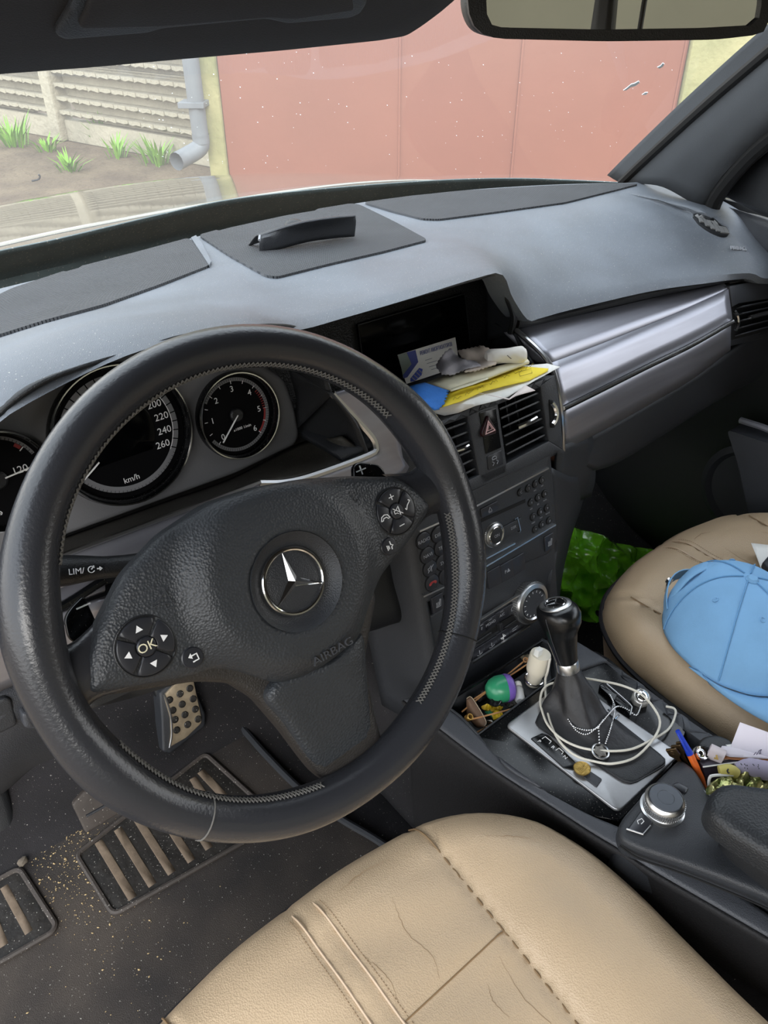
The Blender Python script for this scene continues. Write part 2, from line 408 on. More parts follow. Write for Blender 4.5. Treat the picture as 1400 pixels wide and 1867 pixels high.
# weeds along the foot of the fence
m_grass = mat('weed_leaf', '6c992c', .6, 0, 0, 0, 'noise', .25, 6)
WEED = ['bushy weed tuft on the soil left of the fence post', 'smaller weed tuft on the soil between bushy tuft and fence post', 'upright weed tuft at the fence foot right of the post', 'weed tuft closest to the car bonnet, near the twig', 'broad weed clump beside the downpipe outlet', 'thin weed sprig just left of the broad clump']
for i, (px, py, h, n) in enumerate([(25, 268, .3, 40), (86, 276, .15, 24), (190, 262, .3, 32), (128, 312, .16, 26), (290, 300, .22, 46), (215, 288, .2, 22)]):
    c = P(px, py, z=GZ); L = []
    for k in range(n):
        a = random.uniform(0, 6.28); hh = h*random.uniform(.5, 1.1); le = random.uniform(.06, .18); d = V3(math.cos(a), math.sin(a), 0); s = V3(-d[1], d[0], 0)*random.uniform(.008, .018); b0 = c+d*(.16 if i in (0, 4) else .09)*random.random()
        p = [b0, b0+d*le*.3+V3(0, 0, hh*.55), b0+d*le+V3(0, 0, hh)]
        L.append(([p[0]-s*.6, p[0]+s*.6, p[1]+s, p[2], p[1]-s, p[1]+V3(0, 0, -.006)], [(0, 1, 2, 4), (4, 2, 3), (0, 4, 5), (1, 5, 2)]))
    tag(mk('weed_tuft', join(*L), m_grass), WEED[i], 'weed')
# wall behind the car, as the mirror shows it
wb = mk('wall_back', box(Fr((-.5, -5.5, GZ), (-1, 0, 0), (0, 0, 1)).at(0, 1.5, 0), 14, 3.2, -.2, 0, .02, .01), mat('olive_plaster', '6c6858', .9, 0, .5, 12, 'noise', .08, 1.2)); wb['kind'] = 'structure'
# ------------------------------------------------------------------ car shell
fl = root('floor', None, None, (0, .3, -.74)); fl['kind'] = 'structure'
FZ = -.735
mk('carpet', loft([[(-.62, -.9, FZ), (-.2, -.9, FZ), (.3, -.9, FZ)], [(-.62, -.2, FZ), (-.2, -.2, FZ), (.3, -.2, FZ)], [(-.62, .34, FZ), (-.2, .36, FZ), (.3, .36, FZ)], [(-.62, .5, FZ+.05), (-.2, .52, FZ+.06), (.3, .5, FZ+.06)], [(-.62, .85, FZ+.36), (-.2, .88, FZ+.38), (.3, .88, FZ+.38)]], 16, 30), m_carpet, fl, thick=.01)
mk('carpet', loft([[(.4, -.9, FZ), (.8, -.9, FZ), (1.2, -.9, FZ)], [(.4, .3, FZ), (.8, .3, FZ), (1.2, .3, FZ)], [(.4, .8, FZ+.4), (.8, .8, FZ+.4), (1.2, .8, FZ+.4)]], 12, 20), m_carpet, fl, thick=.01)
mk('tunnel', box(Fr((.37, .2, FZ), (1, 0, 0), (0, 1, 0)).at(0, -.1), .23, 1.9, 0, .24, .03, .04), m_carpet, fl)
ce = root('ceiling', None, None, (.37, -.6, .52)); ce['kind'] = 'structure'
mk('headliner', loft([[(-.45, .06, .42), (0, .12, .445), (.37, .14, .45), (.75, .12, .445), (1.0, .03, .41)], [(-.55, -.3, .5), (0, -.3, .54), (.37, -.3, .55), (.75, -.3, .54), (1.15, -.3, .49)], [(-.55, -1.0, .52), (0, -1.0, .56), (.37, -1.0, .57), (.75, -1.0, .56), (1.15, -1.0, .51)], [(-.55, -2.0, .48), (0, -2.0, .52), (.37, -2.0, .53), (.75, -2.0, .52), (1.15, -2.0, .47)]], 20, 24), m_head, ce, thick=.03, off=1)
# windscreen
gb = [(-.62, .52, .04), (-.45, .66, .015), (-.2, .80, .0), (0, .85, -.005), (.37, .89, -.01), (.7, .84, -.005), (.97, .71, .01), (1.17, .53, .035)]
gt = [(-.5, .06, .40), (-.4, .10, .415), (-.2, .155, .43), (0, .185, .44), (.37, .205, .445), (.7, .18, .44), (.9, .14, .425), (1.03, .08, .40)]
gm = [tuple((np.array(a)+np.array(b))/2+V3(0, .015, .02)) for a, b in zip(gb, gt)]
gv = loft([gb, gm, gt], 40, 24)
mg = bpy.data.materials.new('windscreen_glass'); mg.use_nodes = True; t = mg.node_tree; t.nodes.clear()
out = t.nodes.new('ShaderNodeOutputMaterial'); tr = t.nodes.new('ShaderNodeBsdfTransparent'); tr.inputs[0].default_value = (.95, .97, .96, 1)
gs = t.nodes.new('ShaderNodeBsdfGlossy'); gs.inputs['Roughness'].default_value = .02
fz = t.nodes.new('ShaderNodeLayerWeight'); fz.inputs[0].default_value = .5
pw = t.nodes.new('ShaderNodeMath'); pw.operation = 'POWER'; pw.inputs[1].default_value = 5; t.links.new(fz.outputs['Facing'], pw.inputs[0])
ml = t.nodes.new('ShaderNodeMath'); ml.operation = 'MULTIPLY_ADD'; ml.inputs[1].default_value = .9; ml.inputs[2].default_value = .05; t.links.new(pw.outputs[0], ml.inputs[0])
mx = t.nodes.new('ShaderNodeMixShader'); t.links.new(ml.outputs[0], mx.inputs[0]); t.links.new(tr.outputs[0], mx.inputs[1]); t.links.new(gs.outputs[0], mx.inputs[2])
tl = t.nodes.new('ShaderNodeBsdfTranslucent'); tl.inputs[0].default_value = (.95, .92, .88, 1)     # film of dust on the glass
mx2 = t.nodes.new('ShaderNodeMixShader'); mx2.inputs[0].default_value = .065; t.links.new(mx.outputs[0], mx2.inputs[1]); t.links.new(tl.outputs[0], mx2.inputs[2]); t.links.new(mx2.outputs[0], out.inputs[0])
win = mk('window_1', gv, mg); win['kind'] = 'structure'
GB = bvh_of(gv)
hoodb = [(-60, 466), (0, 452), (90, 434), (180, 413), (290, 387), (400, 363), (520, 347), (640, 336), (750, 328), (850, 323), (950, 322), (1040, 325), (1120, 329)]
m_frit = mat('frit_dots', '6c787a', .5, 0, 0, 0, 'noise', .1, 30, speck=.8, speckscale=300)
def onglass(px, py):
    r = nrm(ray(px, py)); hit, n, _, _ = GB.ray_cast(Vector(CAM), Vector(r))
    return None if hit is None else np.array(hit)
fu = [q for q in (onglass(*q) for q in hoodb) if q is not None]; print('frit', len(fu), fu[0], fu[-1])
fu = [q+V3(0, -.002, -.002) for q in fu]
GL = np.array(cat(gb, 200)); TL = np.array(cat(gt, 200)); ext = []
for x in (-.6, -.45, -.3, -.15):
    k = np.argmin(np.abs(GL[:, 0]-x)); ext.append(GL[k]+nrm(TL[k]-GL[k])*.115+V3(0, -.002, -.002))
fu = ext+[q for q in fu if q[0] > -.05]
fl_ = [GL[np.argmin(np.abs(GL[:, 0]-p[0]-.02*(p[0] > -.1)))]+V3(0, -.002, -.003) for p in fu]
mk('frit_band', loft([fu, [a*.5+b*.5+V3(0, .0, -.001) for a, b in zip(fu, fl_)], fl_, [p+V3(0, .0, -.03) for p in fl_]], 60, 10), m_frit, win, thick=.002)
m_moth = mat('insect_mark', 'e6eef2', .6)
for q in ([(1136, 164), (1142, 160), (1150, 153), (1157, 151), (1164, 147), (1166, 150), (1158, 156), (1150, 158), (1141, 164)], [(1198, 122), (1204, 119), (1208, 114), (1211, 116), (1208, 121), (1202, 124)], [(1170, 172), (1176, 168), (1181, 168), (1178, 172)]):
    mk('squashed_insect', drape(q, GB, .001, 6, .0012), m_moth, win)
sp = []
for i in range(150):
    px = random.uniform(250, 1230); py = random.uniform(90, 318); r = nrm(ray(px, py)); hit, n, _, _ = GB.ray_cast(Vector(CAM), Vector(r))
    if hit is None: continue
    c = np.array(hit); s = random.choice([.0004, .0006, .0009])
    sp.append(([c+V3(s, 0, 0), c+V3(0, s*.7, s*.7), c-V3(s, 0, 0), c-V3(0, s*.7, s*.7), c-r*s*.5], [(0, 1, 4), (1, 2, 4), (2, 3, 4), (3, 0, 4), (0, 3, 2, 1)]))
d_ = mk('dust_specks', join(*sp), m_moth, win, smooth=False); d_['kind'] = 'stuff'
tw = [P(58, 330, y=.72), P(70, 327, y=.72), P(73, 321, y=.71), P(70, 318, y=.71)]
mk('twig', tube(tw, .0012, 5, samples=8), m_blk, win)
# bonnet
def hz(x, y):
    a = (x-.37)/.85
    return .016-.10*(y-.95)-.11*max(0, (y-.95))**2-.09*abs(a)**3.2*(1+.6*(y-.9))
rows = [[(x, y+.10*(1-((x-.37)/.95)**2)-.1*0, hz(x, y)) for x in np.linspace(-.55, 1.3, 12)] for y in (.80, .84, .9, 1.0, 1.12, 1.25, 1.4, 1.55, 1.7, 1.82)]
hood = mk('car_bonnet', loft(rows, 40, 40), m_paint, thick=.002, off=0); tag(hood, 'glossy silver-beige car bonnet seen through the windscreen', 'bonnet')
# right-hand windscreen pillar, seals and the door beyond
pil = root('trim_1', None, None, P(1215, 350, x=1.06)); pil['kind'] = 'structure'
in_ = [P(1136, 334, x=1.075), P(1180, 292, x=1.05), P(1290, 192, x=1.0), P(1400, 98, x=.95), P(1470, 40, x=.92), V3(.87, .03, .43)]
md_ = [P(1205, 340, x=1.04), P(1250, 300, x=1.015), P(1340, 215, x=.97), P(1420, 150, x=.93), P(1500, 85, x=.9), V3(.85, -.04, .42)]
ot_ = [P(1284, 380, x=1.05), P(1300, 345, x=1.035), P(1350, 285, x=1.0), P(1400, 240, x=.97), P(1480, 180, x=.93), V3(.9, -.1, .41)]
bk_ = [p+V3(.08, .01, 0) for p in ot_]
m_pil = mat('pillar_cloth', '3b3e42', .85, 0, .4, 900, 'noise', .06, 12)
mk('pillar_cover', loft([[p+V3(.03, .06, .0) for p in in_], in_, md_, ot_, bk_], 20, 24), m_pil, pil, thick=.006)
mk('glass_seal', tube([p+V3(0, .004, .0) for p in in_], .008, 8, samples=24), m_seal, pil)
mk('door_seal', tube([p+V3(.012, -.006, 0) for p in ot_], .014, 10, samples=24), m_seal, pil)
dr = root('door_1', None, None, (1.12, -.1, -.7)); dr['kind'] = 'structure'
mk('window_triangle', loft([[P(1308, 365, x=1.09), P(1350, 318, x=1.06), P(1400, 275, x=1.03), P(1470, 225, x=1.0)], [P(1322, 358, x=1.09), P(1365, 380, x=1.06), P(1410, 400, x=1.03), P(1500, 430, x=1.0)]], 12, 8), m_blk, dr, thick=.01)
mk('window_frame', tube([P(1305, 362, x=1.085), P(1345, 312, x=1.06), P(1400, 262, x=1.03), P(1480, 205, x=.99)], .011, 8, samples=16), m_grey, dr)
mk('sill_cap', loft([[P(1290, 368, x=1.1), P(1330, 378, x=1.1), P(1420, 410, x=1.06), P(1600, 480, x=1.03)], [P(1300, 385, x=1.09), P(1345, 420, x=1.08), P(1410, 475, x=1.07), P(1600, 640, x=1.05)], [P(1330, 420, x=1.1), P(1370, 470, x=1.1), P(1420, 530, x=1.1), P(1560, 760, x=1.1)]], 14, 10), m_grey, dr, thick=.01)
mk('door_panel', loft([[(1.12, .45, .04), (1.12, -.2, .05), (1.12, -.9, .06)], [(1.13, .5, -.2), (1.12, -.2, -.2), (1.12, -.9, -.2)], [(1.16, .55, -.45), (1.16, -.2, -.45), (1.16, -.9, -.45)], [(1.14, .55, -.74), (1.14, -.2, -.74), (1.14, -.9, -.74)]], 16, 16), m_blk, dr, thick=.02)
mk('door_armrest', puff(Fr((1.07, .0, -.27), (0, 1, 0), (0, 0, 1)), rpoly([P(1352, 768, x=1.07)[1:]-V3(0, -.27)[:2], (-.6, .03), (-.6, -.2), P(1400, 960, x=1.07)[1:]-V3(0, -.27)[:2], P(1372, 830, x=1.07)[1:]-V3(0, -.27)[:2]], .01), -.05, .02, .008), m_grey, dr)
a0 = P(1350, 766, x=1.045); a1 = P(1420, 790, x=1.04)
mk('silver_strip', tube([a0, (a0+a1)/2, a1, a1+V3(0, -.3, 0)], .006, 8, samples=10), m_silver, dr)
sk = Fr(P(1365, 860, x=1.1), (0, 1, 0), (0, 0, 1))
mk('pocket_ring', lathe(Fr((1.115, .12, -.46), (0, -1, 0), (0, 0, 1)), [(.1, .0), (.1, .012), (.088, .016), (.08, .006), (.0, .004)], 40), m_blk2, dr)
# sun visor
vis = root('sun_visor', 'dark grey sun visor with a covered vanity mirror above the windscreen', 'sun visor', P(400, 60, y=.1))
VF = Fr((.08, .13, .328), (1, 0, 0), (0, -.86, .5))   # u right, v back and up, N down towards the driver
o1 = VF.pxs([(-620, 205), (-140, 158), (0, 143), (170, 130), (330, 115), (520, 98), (690, 80), (742, 71), (775, 50), (810, 24), (840, -2), (860, -30), (850, -90), (-140, -60), (-620, 0)])
mk('body', puff(VF, rpoly(o1, .006), -.012, 0, .006, cell=.03), m_visor, vis)
def vp(L, h0, h1, b, m, n, r=.004): return mk(n, puff(VF, rpoly(VF.pxs(L), r), h0, h1, b, cell=.02), m, vis)
vp([(95, 52), (125, 3), (140, -70), (655, -70), (668, -5), (655, 15), (635, 24), (520, 34), (480, 25), (290, 42), (265, 50), (110, 62)], 0, .004, .003, m_blk2, 'mirror_frame')
vp([(136, 24), (152, -10), (160, -60), (630, -60), (640, 0), (530, 16), (480, 12), (285, 27), (140, 30)], .004, .007, .002, m_visor, 'mirror_flap')
hgp = VF.w(.10, .03, -.010); mk('hinge_arm', tube([hgp+V3(-.3, 0, 0), hgp, hgp+V3(.012, .01, .03), V3(hgp[0]+.015, .13, .445)], .006, 8, samples=20), m_blk, vis)
mk('hinge_clip', box(Fr(V3(hgp[0]+.015, .14, .44), (1, 0, 0), (0, 1, .2)), .05, .03, -.004, .008, .003), m_blk, vis)
# rear view mirror
mc = V3(.40, .067, .345)
ml_ = P(862, 10, x=.30); mr_ = P(1394, 10, x=.50)
MF = Fr(ml_, mr_-ml_, (.02, .02, 1))
if MF.N@(CAM-ml_) < 0: MF = Fr(ml_, mr_-ml_, (-.02, -.02, -1))
mir = root('rear_view_mirror', 'black framed rear-view mirror hanging at the top of the windscreen', 'mirror', (ml_+mr_)/2)
m1 = MF.pxs([(852, -60), (850, 20), (866, 58), (900, 70), (1100, 75), (1300, 72), (1385, 62), (1398, 40), (1402, -60)])
mk('housing', puff(MF, rpoly(m1, .012, 6), -.03, .0, .012, cell=.02), m_blk, mir)
def fr_(a, b, h0, h1, nm, m, par, fr):
    A = resamp(np.vstack([a, a[:1]]), 61)[:-1]; B = resamp(np.vstack([b, b[:1]]), 61)[:-1]
    i = np.argmin(((B-A[0])**2).sum(1)); B = np.roll(B, -i, 0)
    return mk(nm, grid([[fr.w(*p, h0) for p in A], [fr.w(*p, h1) for p in A], [fr.w(*p, h1) for p in B], [fr.w(*p, h0) for p in B]], True, True), m, par)
m2 = MF.pxs([(884, -60), (884, 25), (892, 46), (912, 50), (1100, 54), (1280, 51), (1368, 46), (1380, 30), (1386, -60)])
fr_(np.array(rpoly(m1, .012, 6))*.998, np.array(rpoly(m2, .006, 6)), -.002, .006, 'bezel', m_blk, mir, MF)
mk('mirror_glass', puff(MF, rpoly(m2, .006, 6), -.001, .002, 0, cell=.03), mat('mirror', 'd8d8d2', .01, 1), mir)
mk('stem', tube([MF.w(.12, .06 if MF.Y[2] > 0 else -.06, -.02), MF.w(.12, .12 if MF.Y[2] > 0 else -.12, -.06)], .012, 10), m_blk, mir)
tp2 = root('trim_2', None, None, (-.18, -1.85, .0)); tp2['kind'] = 'structure'
mk('post', loft([[(-.22, -1.85, .0), (-.13, -1.85, .0)], [(-.20, -1.85, .5), (-.155, -1.85, .5)]], 4, 6), m_blk, tp2, thick=.05)
mk('window_bar', tube([(-.08, -1.9, .0), (-.07, -1.9, .5)], .008, 8), m_blk, tp2)
# ------------------------------------------------------------------ dashboard
dash = root('dashboard', 'dusty blue-grey padded dashboard running under the windscreen', 'dashboard', (.35, .3, -.1))
def end2(c): l = np.array(c[-1], float); return [np.array(q, float) for q in c]+[l+V3(0, .003, -.009), l+V3(0, .035, -.014)]
cols = [
 [(-.56, .42, .045), (-.56, .36, .06), (-.56, .28, .07), (-.56, .2, .06), (-.56, .15, .03)],
 [(-.36, .55, .055), (-.35, .44, .07), (-.33, .31, .09), (-.31, .22, .09), (-.30, .17, .06)],
 [(-.2, .57, .058), (-.19, .47, .072), (-.17, .34, .095), P(-60, 685, y=.2), P(-60, 815, y=.15)],
 [(-.08, .59, .06), P(-10, 600, z=.075), P(0, 632, y=.29), P(0, 656, y=.2), P(0, 749, y=.145)],
 [P(25, 520, z=.06), P(85, 565, z=.075), P(130, 588, y=.29), P(179, 592, y=.2), P(190, 651, y=.14)],
 [P(110, 500, z=.06), P(220, 530, z=.075), P(290, 556, y=.30), P(345, 567, y=.2), P(330, 608, y=.14)],
 [P(180, 480, z=.06), P(310, 505, z=.075), P(380, 545, y=.30), P(440, 566, y=.2), P(450, 590, y=.145)],
 [P(225, 468, z=.06), P(385, 492, z=.073), P(450, 530, y=.33), P(525, 572, y=.22), P(540, 592, y=.185)],
 [P(265, 457, z=.06), P(440, 488, z=.071), P(520, 525, y=.34), P(600, 556, y=.232), P(620, 571, y=.2)],
 [P(385, 425, z=.06), P(580, 462, z=.07), P(650, 490, y=.34), P(735, 517, y=.235), P(745, 537, y=.2)],
 [P(490, 403, z=.06), P(720, 430, z=.066), P(790, 455, y=.34), P(850, 486, y=.238), P(866, 503, y=.2)],
 [P(530, 394, z=.06), P(775, 425, z=.064), P(840, 445, y=.34), P(900, 480, y=.245), P(914, 496, y=.2)],
 [P(560, 388, z=.06), P(800, 420, z=.062), P(880, 450, y=.345), P(925, 490, y=.27), P(934, 535, y=.215)],
 [P(600, 380, z=.06), P(830, 415, z=.06), P(915, 455, y=.35), P(950, 505, y=.28), P(962, 574, y=.228)],
 [P(660, 369, z=.06), P(880, 408, z=.057), P(960, 450, y=.35), P(985, 512, y=.275), P(985, 572, y=.232)],
 [P(750, 357, z=.06), P(950, 402, z=.054), P(1020, 450, y=.34), P(1043, 517, y=.265), P(1043, 556, y=.235)],
 [P(870, 345, z=.06), P(1060, 385, z=.05), P(1150, 435, y=.325), P(1186, 491, y=.25), P(1186, 523, y=.215)],
 [P(1000, 337, z=.06), P(1170, 365, z=.048), P(1260, 410, y=.30), P(1295, 476, y=.225), P(1290, 508, y=.19)],
 [P(1100, 334, z=.06), P(1250, 380, z=.045), P(1320, 420, y=.26), P(1362, 468, y=.20), P(1366, 499, y=.172)],
 [P(1150, 333, z=.058), P(1285, 385, z=.045), P(1345, 430, y=.245), P(1392, 475, y=.19), P(1394, 508, y=.165)],
 [(1.13, .47, .05), (1.12, .35, .045), (1.11, .25, .02), (1.11, .19, -.02), (1.11, .165, -.05)]]
dv = loft([end2(c) for c in cols], 26, 120)
top_pad = mk('pad', dv, m_dash, dash, sharp=.9)
DB = bvh_of(dv)
def mesh_panel(px): return mk('mesh_panel', drape(rpoly(px, 8, 4), DB, .003, 7, .006), m_mesh, dash)
mesh_panel([(-40, 560), (25, 529), (130, 494), (250, 463), (345, 437), (362, 455), (384, 487), (290, 524), (190, 560), (80, 590), (-40, 628)])
mesh_panel([(362, 432), (420, 416), (520, 394), (640, 374), (655, 376), (720, 408), (780, 441), (700, 462), (600, 485), (505, 509), (484, 506), (420, 470)])
mesh_panel([(662, 372), (750, 360), (850, 350), (1000, 341), (1120, 337), (1165, 338), (1110, 352), (1030, 372), (900, 390), (800, 403), (770, 402), (715, 388)])
for px in ([(349, 438), (358, 434), (368, 446), (386, 482), (382, 489)], ):
    mk('rib', drape(px, DB, .004, 10, .006), m_dash, dash)
# sensor slot on the centre panel: curved blade with a small dome
sl = [P(473, 438, z=.085), P(520, 425, z=.092), P(565, 414, z=.095), P(610, 408, z=.095), P(649, 405, z=.092)]
su = [P(474, 430, z=.088), P(520, 414, z=.100), P(560, 404, z=.105), P(610, 397, z=.105), P(647, 394, z=.10)]
mk('slot_blade', loft([[p+V3(.0, .035, -.02) for p in su], [p+V3(0, .012, -.002) for p in su], su, sl, [p+V3(0, .004, -.02) for p in sl]], 24, 14), m_blk2, dash, thick=.002)
mk('slot_edge', tube(su, .0016, 6, samples=20), m_grey, dash)
mk('slot_edge', tube([su[0], sl[0]], .002, 6), m_dim, dash)
dm = P(536, 405, z=.10); mk('sensor_dome', lathe(Fr(dm-V3(0, 0, .008), (1, 0, 0), (0, 1, 0)), [(.013, 0), (.013, .004), (.011, .008), (.006, .011), (0, .012)], 20), m_blk, dash)
# right-hand defroster outlet
dfp = circ(0, 0, 1, 28); dfx = [(1295+33*a*.95+6*b, 411+14*a+17*b) for a, b in [(p[0], p[1]) for p in dfp]]
mk('demister_ring', drape(dfx, DB, .004, 12, .007), m_blk, dash)
for i in range(6):
    f = -.72+.29*i; c = (1295+31*f, 411+14*f); h = math.sqrt(max(0, 1-f*f))
    mk('demister_slat', drape([(c[0]-5*h-4, c[1]-14*h), (c[0]-5*h+3, c[1]-14*h+2), (c[0]+7*h+4, c[1]+14*h), (c[0]+7*h-3, c[1]+14*h-1)], DB, .006, 8, .003), mat('slat_grey', '6c6c6c', .5), dash)
def dhit(px, py):
    r = nrm(ray(px, py)); h, n, _, _ = DB.ray_cast(Vector(CAM), Vector(r)); n = np.array(n); return np.array(h), (n if n@r < 0 else -n)
ha, na_ = dhit(1345, 454); hb2, _ = dhit(1365, 456); hc, _ = dhit(1324, 452)
AF = Fr(ha+na_*.001, hb2-hc, np.cross(na_, hb2-hc))
mk('embossed_lettering', txt('AIRBAG', AF, .013, .0, .0016, sx_=np.linalg.norm(hb2-hc)*.8/.052), m_dim, dash, smooth=False)
# lower lip below the passenger pad
lip = [P(946, 560, y=.245), P(964, 582, y=.245), P(1043, 562, y=.25), P(1186, 529, y=.23), P(1290, 513, y=.2), P(1366, 503, y=.185), P(1396, 512, y=.18)]
lip2 = [P(940, 606, y=.25), P(965, 600, y=.25), P(1043, 579, y=.25), P(1186, 546, y=.232), P(1290, 522, y=.205), P(1366, 512, y=.19), P(1400, 520, y=.185)]
mk('lip', loft([[p+V3(0, .04, 0) for p in lip], lip, lip2, [p+V3(0, .04, 0) for p in lip2]], 40, 12), m_blk2, dash)
# dark substructure behind the trim
mk('substructure', loft([[(-.6, .35, .03), (-.2, .35, .05), (.16, .35, .05), (.5, .36, .03), (.8, .36, .0), (1.1, .3, -.03)], [(-.6, .33, -.12), (-.2, .34, -.13), (.2, .34, -.1), (.5, .34, -.1), (.8, .30, -.12), (1.1, .26, -.12)], [(-.6, .36, -.22), (-.2, .38, -.22), (.2, .36, -.28), (.5, .34, -.36), (.8, .36, -.28), (1.1, .34, -.28)], [(-.6, .62, -.25), (-.2, .62, -.25), (.2, .62, -.3), (.5, .6, -.4), (.8, .6, -.3), (1.1, .6, -.3)]], 30, 20), m_void, dash)
# ------------------------------------------------------------------ passenger trim and glove box
gt_ = root('glove_trim', 'broad brushed silver trim panel with a chrome line on the passenger side', 'trim panel', P(1150, 650, y=.2))
tA = [P(944, 602, y=.245), P(1043, 579, y=.243), P(1130, 559, y=.235), P(1220, 538, y=.222), P(1318, 516, y=.202)]
tB = [P(1003, 662, y=.188), P(1080, 633, y=.194), P(1160, 601, y=.194), P(1240, 568, y=.189), P(1326, 528, y=.182)]
tC = [P(1023, 745, y=.157), P(1100, 707, y=.163), P(1180, 667, y=.166), P(1260, 628, y=.162), P(1332, 587, y=.156)]
tD = [P(1027, 819, y=.166), P(1100, 782, y=.172), P(1186, 734, y=.175), P(1262, 689, y=.17), P(1330, 637, y=.165)]
def strip3(n, a, b, m, par, nu=30, nv=4, thick=.004): return mk(n, loft([a, b], nu, nv), m, par, thick=thick, off=0)
strip3('brushed_face', tA, tB, m_silver, gt_); 
tC1 = [p+V3(0, 0, .004) for p in tC]; tC2 = [p-V3(0, 0, .004) for p in tC]
strip3('brushed_face', tB, tC1, m_silver, gt_); strip3('brushed_face', tC2, tD, m_silver, gt_)
mk('chrome_line', tube([p+V3(0, -.0035, .002) for p in tC], .003, 8, samples=30), m_chrome, gt_)
mk('groove', tube([p+V3(0, .0005, -.004) for p in tC], .003, 6, samples=30), m_void, gt_)
eL = [tA[0], tB[0], tC[0], tD[0]]
mk('edge_strip', tube([P(937, 604, y=.25)]+[p+V3(-.003, -.002, 0) for p in eL], .0035, 8, samples=24), m_satin, gt_)
mk('edge_strip', loft([[P(918, 606, y=.262), P(937, 604, y=.25)], [P(972, 660, y=.215), P(1003, 664, y=.19)]], 5, 8), m_silver, gt_, thick=.003)
gbx = root('glove_box', 'dark grey glove box lid under the silver passenger trim', 'glove box', P(1200, 780, y=.2))
gA = [P(1025, 822, y=.17), P(1100, 785, y=.176), P(1186, 737, y=.178), P(1262, 692, y=.174), P(1335, 640, y=.168), P(1400, 600, y=.165)]
gB = [P(1080, 860, y=.18), P(1130, 842, y=.19), P(1210, 793, y=.195), P(1290, 742, y=.19), P(1365, 700, y=.185), P(1420, 680, y=.18)]
gC = [p+V3(.0, .06, -.035) for p in gB]; gD = [p+V3(0, .1, -.032) for p in gB]
mk('lid', loft([gA, [(a*.5+b*.5)+V3(0, -.006, 0) for a, b in zip(gA, gB)], gB, gC, gD], 30, 20), m_blk2, gbx, thick=.008)
mk('side_panel', loft([[P(1020, 815, y=.160), P(1080, 790, y=.172)], [P(1015, 870, y=.152), P(1086, 865, y=.178)], [P(1010, 930, y=.15), P(1078, 905, y=.2)]], 6, 10), m_blk2, gbx, thick=.006)
# ------------------------------------------------------------------ centre console front: audio and climate stack
SK = Fr((.385, .146, -.174), (1, 0, 0), (0, .255, .967))      # N points back towards the seats
st = root('console_stack', 'charcoal centre stack of audio and climate panels between the footwells', 'console stack', SK.w(0, -.2))
def spx(L, h=0): return SK.pxs(L, h)
bl = SK.px(762, 960)[0]-.006; brx = SK.px(1004, 865)[0]+.004
mk('fascia', puff(SK, rpoly([(bl, .022), (brx, .022), (brx, SK.px(1012, 985)[1]), (brx-.02, SK.px(985, 1020)[1]), (bl, SK.px(760, 1110)[1])], .004), -.04, 0, .003, cell=.03), m_blk2, st)
mk('fascia', puff(SK, rpoly([(bl+.0, -.118), (brx, -.112), (brx-.003, -.26), (bl, -.26)], .004), -.05, -.006, .003, cell=.03), m_blk2, st)
mk('filler', box(SK.at((bl+brx)/2+.02, .05, 0), brx-bl+.05, .09, -.05, -.014, .004, .004), m_blk2, st)
# side cheeks
ck = [[P(1000, 850, y=.15), P(1045, 870, y=.16), P(1078, 862, y=.19)], [P(1012, 960, y=.135), P(1040, 950, y=.16), P(1058, 930, y=.2)], [P(1014, 1010, y=.125), P(1030, 1000, y=.16), P(1040, 985, y=.2)], [P(1003, 1060, y=.105), P(1018, 1080, y=.14), P(1022, 1075, y=.2)], [P(1000, 1170, y=.09), P(1012, 1180, y=.12), P(1020, 1170, y=.2)]]
mk('side_cheek', loft(ck, 10, 24), m_blk2, st, thick=.006)
lk = [[(SK.w(bl, .03)), SK.w(bl-.012, .03, -.03), SK.w(bl-.02, .03, -.12)], [SK.w(bl, -.1), SK.w(bl-.012, -.1, -.03), SK.w(bl-.02, -.1, -.12)], [SK.w(bl, -.3), SK.w(bl-.012, -.3, -.03), SK.w(bl-.02, -.3, -.12)]]
mk('side_cheek', loft(lk, 8, 12), m_blk2, st, thick=.006)
def bar(a, b, w_, m=m_satin, n='chrome_strip', h=.0025): mk(n, line(SK, [SK.px(*a), SK.px(*b)], w_, -.001, h), m, st, smooth=False)
bar((763, 968), (806, 949), .0022); bar((806, 949), (866, 922), .0022); bar((866, 922), (998, 853), .0024)
bar((770, 1087), (815, 1066), .0022); bar((815, 1066), (882, 1033), .0022); bar((882, 1033), (1011, 956), .0022)
bar((874, 1129), (958, 1076), .0022); bar((860, 1208), (964, 1140), .0022); bar((882, 1019), (937, 990), .002)
mk('disc_slot', line(SK, [SK.px(873, 951), SK.px(957, 913)], .0045, .0, .0006), m_void, st, smooth=False)
def key(px, py, su, sv, t=None, n='button', rd=None, m=None, ts=.006, h=.0022, tm=None):
    c = SK.px(px, py); f = SK.at(*c)
    if rd: o = mk(n, lathe(f, [(rd, -.002), (rd, h*.7), (rd*.85, h), (0, h*.9)], 18), m or m_btn, st)
    else: o = mk(n, box(f, su, sv, -.002, h, .0007, .0012), m or m_btn, st)
    if rd: mk('gap', lathe(f, [(rd*1.12, .0), (rd*1.12, .0004), (rd*.98, .0004)], 18), m_void, o)
    if t: mk('lettering', txt(t, f, ts, h+.0001), tm or m_dim, o, smooth=False)
    return o
KEYS = [(948, 897, 'C'), (962, 890, '1'), (975, 882, '2'), (987, 875, '3'), (967, 916, '4'), (980, 907, '5'), (992, 900, '6'), (971, 942, '7'), (984, 933, '8'), (996, 926, '9'), (975, 965, '*'), (987, 956, '0'), (1000, 949, '#')]
for x, y, t in KEYS: key(x, y, 0, 0, t, 'keypad_button', .0052, m_blk, .0052)
